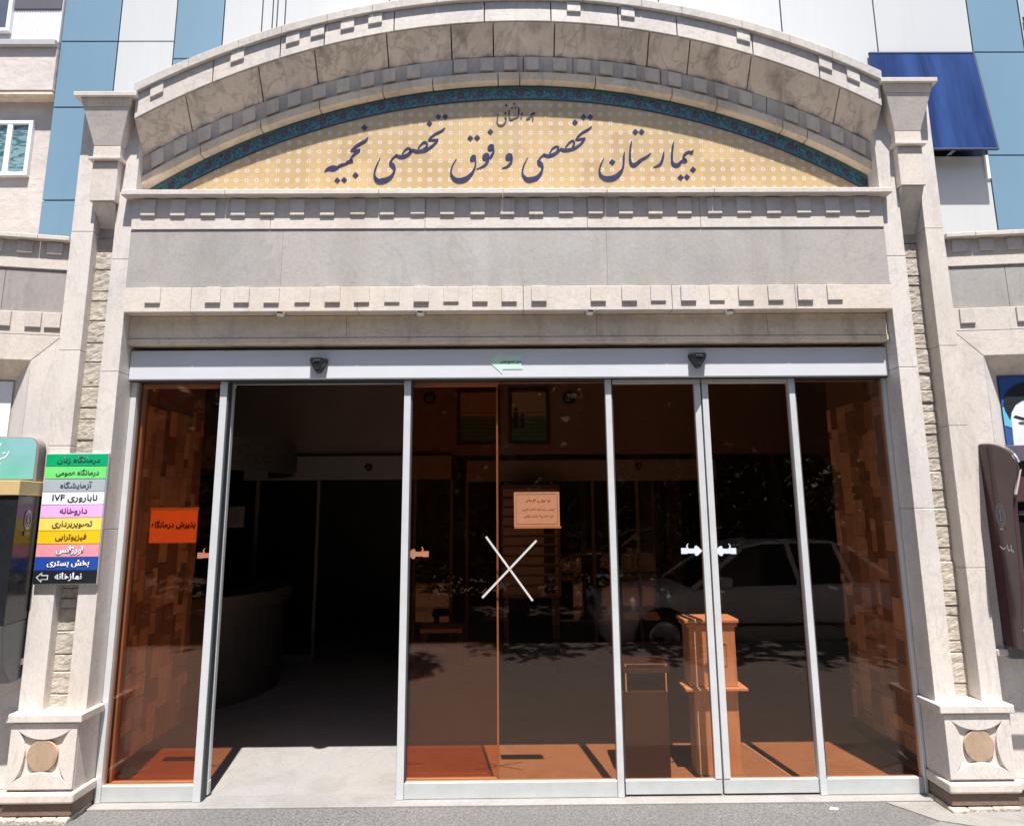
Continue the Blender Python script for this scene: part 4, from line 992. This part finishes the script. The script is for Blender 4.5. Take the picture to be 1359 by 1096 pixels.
for a, b_ in ((-2.73, -2.10), (-1.0, -.64), (.50, .91), (.95, 1.40), (1.44, 2.26)):
    box('pane', M['glass_in'], dr, a, b_, 3.07, 3.076, .1, 1.9, 0); box('bottom_rail', colour('inner bronze', (.16, .15, .14)), dr, a, b_, 3.055, 3.09, .012, .1, .002)
sensor(-1.527, 2.06, 3.018, 'small dark sensor on the inner header seen through the open doorway', 'inner door sensors', .8); sensor(1.441, 2.06, 3.018, 'small dark sensor on the inner header seen through the closed doors', 'inner door sensors', .8)
for i, (x, z) in enumerate(((-.883, 2.85), (.70, 2.84))):
    t = empty('wall_speaker', (x, 3.118, z), ('round dark wall speaker left of the framed pictures', 'round dark wall speaker right of the framed pictures')[i], 'speaker', 'round wall speakers')
    MB().cyl((0, 0, 0), (0, -.03, 0), .075, .07, 24).build('rim', M['black'], t, .004, local=True); MB().cyl((0, -.028, 0), (0, -.038, 0), .05, .03, 20).build('cone', M['grey_panel'], t, local=True)
for i, (a, b_) in enumerate(((-.572, -.085), (.01, .476))):
    t = empty('framed_picture', ((a+b_)/2, 3.118, 2.32), ('left framed picture with a green base on the lobby wall', 'right framed picture of standing figures over green water on the lobby wall')[i], 'picture', 'framed pictures in the lobby')
    f_ = MB()
    for q in ((a, b_, 2.31, 2.35), (a, b_, 2.91, 2.95), (a, a+.04, 2.35, 2.91), (b_-.04, b_, 2.35, 2.91)): f_.box(q[0], q[1], 3.08, 3.117, q[2], q[3])
    f_.build('frame', colour('dark frame', (.05, .025, .02)), t, .004)
    box('print', colour('picture top', (.34, .30, .25)), t, a+.04, b_-.04, 3.10, 3.11, 2.62, 2.91, 0); box('print', colour('picture green', (.06, .22, .14)), t, a+.04, b_-.04, 3.10, 3.11, 2.35, 2.62, 0)
    mb = MB()
    for j in range(7): mb.box(a+.05, b_-.05, 3.097, 3.10, 2.40+.045*j, 2.408+.045*j)
    mb.build('ripple', colour('picture dark', (.05, .08, .06)), t)
    if i: 
        mb = MB(); mb.box(.07, .12, 3.096, 3.1, 2.50, 2.68); mb.cyl((.095, 3.1, 2.71), (.095, 3.095, 2.71), .02, n=12); mb.box(.15, .19, 3.096, 3.1, 2.50, 2.62); mb.cyl((.17, 3.1, 2.645), (.17, 3.095, 2.645), .018, n=12); mb.build('figure', M['ink'], t)
# reception desk with curved fascia sign
def arc_strip(nm, mat, par, cx, cy, r, q0, q1, z0, z1, th, bevel=.003):
    mb = MB(); n = 20
    for i in range(n):
        a0, a1 = R(q0+(q1-q0)*i/n), R(q0+(q1-q0)*(i+1)/n)
        P = lambda a, rr_: (cx+rr_*math.cos(a), cy+rr_*math.sin(a))
        c4 = [P(a0, r), P(a1, r), P(a1, r-th), P(a0, r-th)]
        mb.hexa([(x, y, z0) for x, y in c4], [(x, y, z1) for x, y in c4])
    return fix_normals(mb.build(nm, mat, par))
RX, RY, RR = -3.05, 2.2, .95
t = empty('reception_desk', (RX, RY, 0), 'curved reception desk with pale top edge in the dim left of the lobby', 'desk')
arc_strip('front', M['lobby_dark'], t, RX, RY, RR-.05, -80, 70, 0, .77, .06); arc_strip('counter_top', colour('desk edge', (.065, .055, .045)), t, RX, RY, RR+.02, -82, 72, .775, .895, .32)
t = empty('reception_sign', (RX, RY, 1.95), 'curved fascia with decorative script above the reception desk', 'sign')
arc_strip('fascia', colour('desk sign', (.065, .06, .05)), t, RX, RY, RR, -80, 70, 1.95, 2.24, .03)
mb = MB(); rr = random.Random(3)
for j in range(3):
    z = 2.0+.08*j
    mb.tube([(RX+(RR+.004)*math.cos(R(-70+1.5*i)), RY+(RR+.004)*math.sin(R(-70+1.5*i)), z+rr.uniform(-.03, .04)) for i in range(90)], .005, 5)
mb.build('script', M['lobby_dark'], t)
t = empty('paper_sheet', (-2.4, 1.79, 1.45), 'small pale paper sheet hanging above the reception desk', 'paper')
box('sheet', colour('desk paper', (.14, .13, .125)), t, -2.477, -2.34, 1.79, 1.793, 1.455, 1.64, 0)
mb = MB()
for j in range(4): mb.box(-2.43, -2.385, 1.787, 1.79, 1.50+.03*j, 1.512+.03*j)
mb.build('print', M['grey_panel'], t)
# directory board behind the taped cross
t = empty('directory_board', (.22, 2.6, .7), 'brown directory board of stacked slats behind the taped cross', 'board')
box('backboard', colour('board brown', (.16, .11, .085)), t, -.07, .53, 2.60, 2.63, .72, 1.84, .003)
for j in range(11):
    z = .76+.097*j
    box('slat', colour('slat brown', (.30, .22, .17)), t, -.05, .50, 2.575, 2.60, z, z+.075, .003)
    if j < 7: box('number_plate', M['ink'], t, .36, .47, 2.57, 2.575, z+.006, z+.07, 0)
box('leg', M['black'], t, -.05, .0, 2.6, 2.63, .008, .72, .003); box('leg', M['black'], t, .46, .51, 2.6, 2.63, .008, .72, .003)
# donation box of pale board
BY = .255
t = empty('donation_box', (1.265, BY, .008), 'pale wooden donation box on a pedestal behind the paired door stiles', 'donation box')
box('pedestal', M['wood'], t, 1.135, 1.405, BY, BY+.13, .008, .495, .003)
box('ledge', M['wood'], t, 1.075, 1.455, BY-.045, BY+.17, .497, .512, .002)
cb = box('cabinet', M['wood'], t, 1.118, 1.405, BY-.01, BY+.14, .514, .888, .003)
box('lid', M['wood'], t, 1.088, 1.428, BY-.03, BY+.165, .89, .915, .006); box('lid_trim', M['wood'], t, 1.10, 1.418, BY-.02, BY+.155, .866, .8885, .004)
mb = MB()
for a in ((1.27, 1.345, .762, .765), (1.27, 1.345, .632, .635), (1.342, 1.345, .635, .762), (1.27, 1.273, .635, .762)): mb.box(a[0], a[1], BY-.0125, BY-.01, a[2], a[3])
mb.build('door_outline', M['base_brown'], cb); box('lock', M['chrome'], cb, 1.285, 1.312, BY-.018, BY-.01, .628, .66, .002)
# dark stand with tray
t = empty('dark_stand', (.83, .2, .008), 'dark brown stand with a shiny tray left of the donation box', 'stand')
box('body', colour('dark brown laminate', (.03, .022, .022)), t, .675, .965, .22, .46, .008, .50, .004)
box('tray', colour('black brown tray', (.03, .018, .018), .25), t, .685, .985, .2, .45, .60, .655, .02)
mb = MB(); mb.tube([(.70, .2, .665), (.965, .2, .665)], .006, 8); mb.tube([(.71, .21, .5), (.71, .21, .66)], .006, 8); mb.tube([(.955, .21, .5), (.955, .21, .66)], .006, 8); mb.build('tray_rail', M['chrome'], t)
t = empty('low_bench', (-1.05, 2.7, .0), 'low wooden side table glimpsed beyond the middle glass pane', 'table')
box('top', M['wood'], t, -.86, -.45, 2.45, 2.75, .42, .46, .003)
for x in (-.84, -.49):
    for y in (2.47, 2.71): box('leg', M['lobby_dark'], t, x, x+.03, y, y+.03, .008, .42, .002)

# ------------------------------------------------------------------ the street that the glass mirrors
kb_ = MB().box(-40, 40, -3.98, -3.825, -.4, .004).build('kerb', M['patch_grey'], None, .01); tag(kb_, kind='structure')
# parked car
CX, CYc = 3.28, -5.0
carp = plain('silver grey car paint', (.80, .78, .76), .5, .0, var=.03, coat=.15)
car = empty('parked_car', (CX, CYc, -.30), 'silver grey saloon car with roof bars mirrored in the right door glass', 'car')
Lx = 4.25
def sec(x, zb_, zt_, w0, w1): return [(x, -w0, zb_), (x, w0, zb_), (x, w1, zt_), (x, -w1, zt_)]
# body as lofted sections: x, bottom, shoulder, top, half width low / shoulder / top
BS = [(-2.12, .32, .50, .62, .60, .66, .60), (-2.02, .22, .52, .70, .74, .78, .66), (-1.6, .20, .56, .80, .80, .84, .72), (-.95, .20, .60, .88, .81, .86, .76), (-.6, .20, .62, .90, .81, .86, .78), (.6, .20, .62, .92, .81, .86, .79), (1.3, .20, .62, .93, .81, .86, .78), (1.75, .22, .62, .94, .80, .84, .74), (2.02, .26, .60, .92, .76, .80, .68), (2.12, .34, .56, .84, .66, .70, .60)]
mb = MB()
for x, zb_, zs, zt_, w0, w1, w2 in BS:
    mb.v += [(x, -w0, zb_), (x, -w1, zs), (x, -w2-.03, zt_-.05), (x, -w2+.06, zt_), (x, w2-.06, zt_), (x, w2+.03, zt_-.05), (x, w1, zs), (x, w0, zb_)]
for i in range(len(BS)-1):
    for j in range(8): mb.f.append((8*i+j, 8*i+(j+1) % 8, 8*i+8+(j+1) % 8, 8*i+8+j))
mb.f += [tuple(range(7, -1, -1)), tuple(8*len(BS)-8+j for j in range(8))]
body = fix_normals(mb.build('body', carp, car, .02, smooth=True, local=True))
# greenhouse: dark glass volume with pillars and roof skin
GS = [(-.95, .88, .72), (-.25, 1.36, .58), (.05, 1.42, .56), (.9, 1.43, .56), (1.15, 1.38, .56), (1.72, .95, .68)]
mb = MB(); base = [(-.95, .86), (1.72, .9)]
prof = [(x, z) for x, z, w_ in GS]
n = len(GS)
mb.v = [(x, -w_, z) for x, z, w_ in GS]+[(x, w_, z) for x, z, w_ in GS]+[(-.95, -.74, .84), (1.72, -.70, .88), (-.95, .74, .84), (1.72, .70, .88)]
for i in range(n-1): mb.f.append((i, i+1, n+i+1, n+i))
mb.f += [tuple([2*n, 2*n+1]+list(range(n-1, -1, -1))), tuple([2*n+3, 2*n+2]+list(range(n, 2*n))), (2*n, 0, n, 2*n+2), (2*n+1, 2*n+3, 2*n-1, n-1)]
fix_normals(mb.build('window_glass', plain('car glass', (.02, .022, .024), .06, var=0, coat=.5), car, local=True))
mb = MB()
for i in range(1, 4):
    (x0, z0_, w0), (x1, z1_, w1) = GS[i], GS[i+1]
    mb.hexa([(x0, -w0-.012, z0_), (x1, -w1-.012, z1_), (x1, w1+.012, z1_), (x0, w0+.012, z0_)], [(x0, -w0+.03, z0_+.03), (x1, -w1+.03, z1_+.03), (x1, w1-.03, z1_+.03), (x0, w0-.03, z0_+.03)])
fix_normals(mb.build('roof', carp, car, local=True))
mb = MB()
for s in (-1, 1):
    for (xa, za, wa), (xb, zb2, wb) in (((-.95, .87, .745), (-.25, 1.36, .59)), ((.42, .9, .765), (.36, 1.42, .57)), ((1.1, .92, .75), (.98, 1.41, .57)), ((1.72, .93, .70), (1.15, 1.38, .57))):
        mb.tube([(xa, s*wa, za), (xb, s*wb, zb2)], .032, 6)
mb.build('pillar', carp, car, local=True)
for s in (-1, 1):
    mb = MB(); mb.tube([(-.15, s*.50, 1.50), (1.0, s*.50, 1.50)], .016, 8); mb.tube([(-.1, s*.5, 1.43), (-.1, s*.5, 1.5)], .012, 6); mb.tube([(.95, s*.5, 1.43), (.95, s*.5, 1.5)], .012, 6); mb.build('roof_bar', M['black'], car, local=True)
    for x in (-1.35, 1.28):
        wh = MB().cyl((x, s*.66, .31), (x, s*.865, .31), .31, n=32).build('wheel', M['black'], car, .03, local=True, seg=3)
        MB().cyl((x, s*.86, .31), (x, s*.874, .31), .20, .185, 24).build('rim', M['chrome'], wh, local=True)
        mb = MB(); mb.cyl((x, s*.80, .31), (x, s*.858, .31), .365, n=32); mb.build('wheel_arch', M['black'], car, local=True)
    MB().box(-2.125, -2.03, s*.44, s*.68, .60, .70).build('headlight', M['white'], car, .015, local=True); MB().box(2.05, 2.13, s*.42, s*.64, .66, .80).build('tail_light', colour('tail red', (.4, .02, .02)), car, .01, local=True)
    MB().box(-.62, -.50, s*.80, s*.95, .92, 1.03).build('mirror', carp, car, .02, local=True)
    for x in (.28, 1.02): MB().box(x, x+.16, s*.865, s*.885, .76, .785).build('door_handle', M['chrome'], car, .004, local=True)
    MB().box(-.93, 1.1, s*.855, s*.872, .45, .48).build('side_trim', M['black'], car, .004, local=True)
MB().box(-2.16, -2.02, -.6, .6, .30, .44).build('bumper', M['grey_panel'], car, .03, local=True); MB().box(-2.128, -2.05, -.38, .38, .55, .66).build('grille', M['black'], car, .01, local=True)
# trees over the road
leafm = plain('leaf green', (.035, .055, .022), .6, var=.45, scale=1.2); barkm = plain('bark', (.11, .08, .055), .9, var=.3, bump=.6)
def tree(x, y, h, seed):
    rr = random.Random(seed); t = empty('street_tree', (x, y, -.3), 'leafy tree across the road mirrored dimly in the door glass', 'tree', 'street trees across the road')
    tr = MB(); tr.tube([(0, 0, 0), (.05, .02, h*.2), (-.03, .05, h*.42), (.04, 0, h*.7)], [.2, .16, .12, .05], 10); tips = []
    for i in range(9):
        z = h*rr.uniform(.3, .62); a = rr.uniform(0, 6.28); l = h*rr.uniform(.16, .32); p1 = (l*math.cos(a), l*math.sin(a), z+l*.7); tr.tube([(0, .02, z), (p1[0]*.5, p1[1]*.5, z+l*.42), p1], [.06, .04, .015], 6); tips.append(p1)
    tr.build('trunk', barkm, t, local=True)
    cr = MB()
    cl_ = [(*p, h*.15) for p in tips]+[(rr.gauss(0, h*.16), rr.gauss(0, h*.16), h*rr.uniform(.48, .95), h*rr.uniform(.08, .15)) for _ in range(16)]
    for cx_, cy_, cz_, cr_ in cl_:
        for _ in range(230):
            d = Vector((rr.gauss(0, 1), rr.gauss(0, 1), rr.gauss(0, .8))).normalized()*cr_*rr.uniform(.4, 1.05)
            c = Vector((cx_, cy_, cz_))+d; a = Vector((rr.uniform(-1, 1), rr.uniform(-1, 1), rr.uniform(-1, 1))).normalized(); b_ = a.orthogonal().normalized()*.075; a *= .13; k_ = len(cr.v)
            cr.v += [tuple(c-a), tuple(c+b_), tuple(c+a), tuple(c-b_)]; cr.f.append((k_, k_+1, k_+2, k_+3))
    cr.build('crown', leafm, t, local=True); return t
t0 = tree(-2.2, -7.9, 6.6, 1); t1 = tree(2.6, -7.8, 7.0, 2)
for i_, (x, y, rz) in enumerate(((.2, -8.0, 4.0), (5.0, -7.7, 1.9), (-4.6, -8.0, 2.6), (7.4, -7.9, .8), (-7.0, -8.1, 3.1), (9.8, -8.3, 5.0), (-9.4, -8.4, 1.2), (12.2, -8.0, 2.2))):
    c = copy_tree((t0, t1)[i_ % 2]); c.location = (x, y, -.3); c.rotation_euler.z = rz
rr = random.Random(4); hd = MB(); k_ = 0
for q in range(16000):
    c = Vector((rr.uniform(-14, 16), -10.0+rr.gauss(0, .35), rr.uniform(-.3, 2.5+.25*math.sin(q)))); a = Vector((rr.uniform(-1, 1), rr.uniform(-1, 1), rr.uniform(-1, 1))).normalized(); b_ = a.orthogonal().normalized()*.08; a *= .13; k_ = len(hd.v)
    hd.v += [tuple(c-a), tuple(c+b_), tuple(c+a), tuple(c-b_)]; hd.f.append((k_, k_+1, k_+2, k_+3))
hd = hd.build('hedge', leafm); tag(hd, 'long dark green hedge across the road mirrored in the door glass', 'hedge')
ob_ = empty('street_building', (0, -18.5, -.3), 'dark brick building across the road mirrored in the door glass', 'building')
box('wall', colour('brown brick', (.20, .13, .10)), ob_, -28, 28, -24, -18.5, -.3, 11, 0)
wp = box('window', M['black_gloss'], ob_, -.7, .7, -18.52, -18.4, 1.2, 2.9, .01)
for i in range(-8, 9):
    for j in range(3):
        if i or j: copy_of(wp, i*3.1, 0, j*3.2)
for i in range(3): box('string_course', M['stucco'], ob_, -28, 28, -18.5, -18.38, .6+3.2*i, .75+3.2*i, .01)
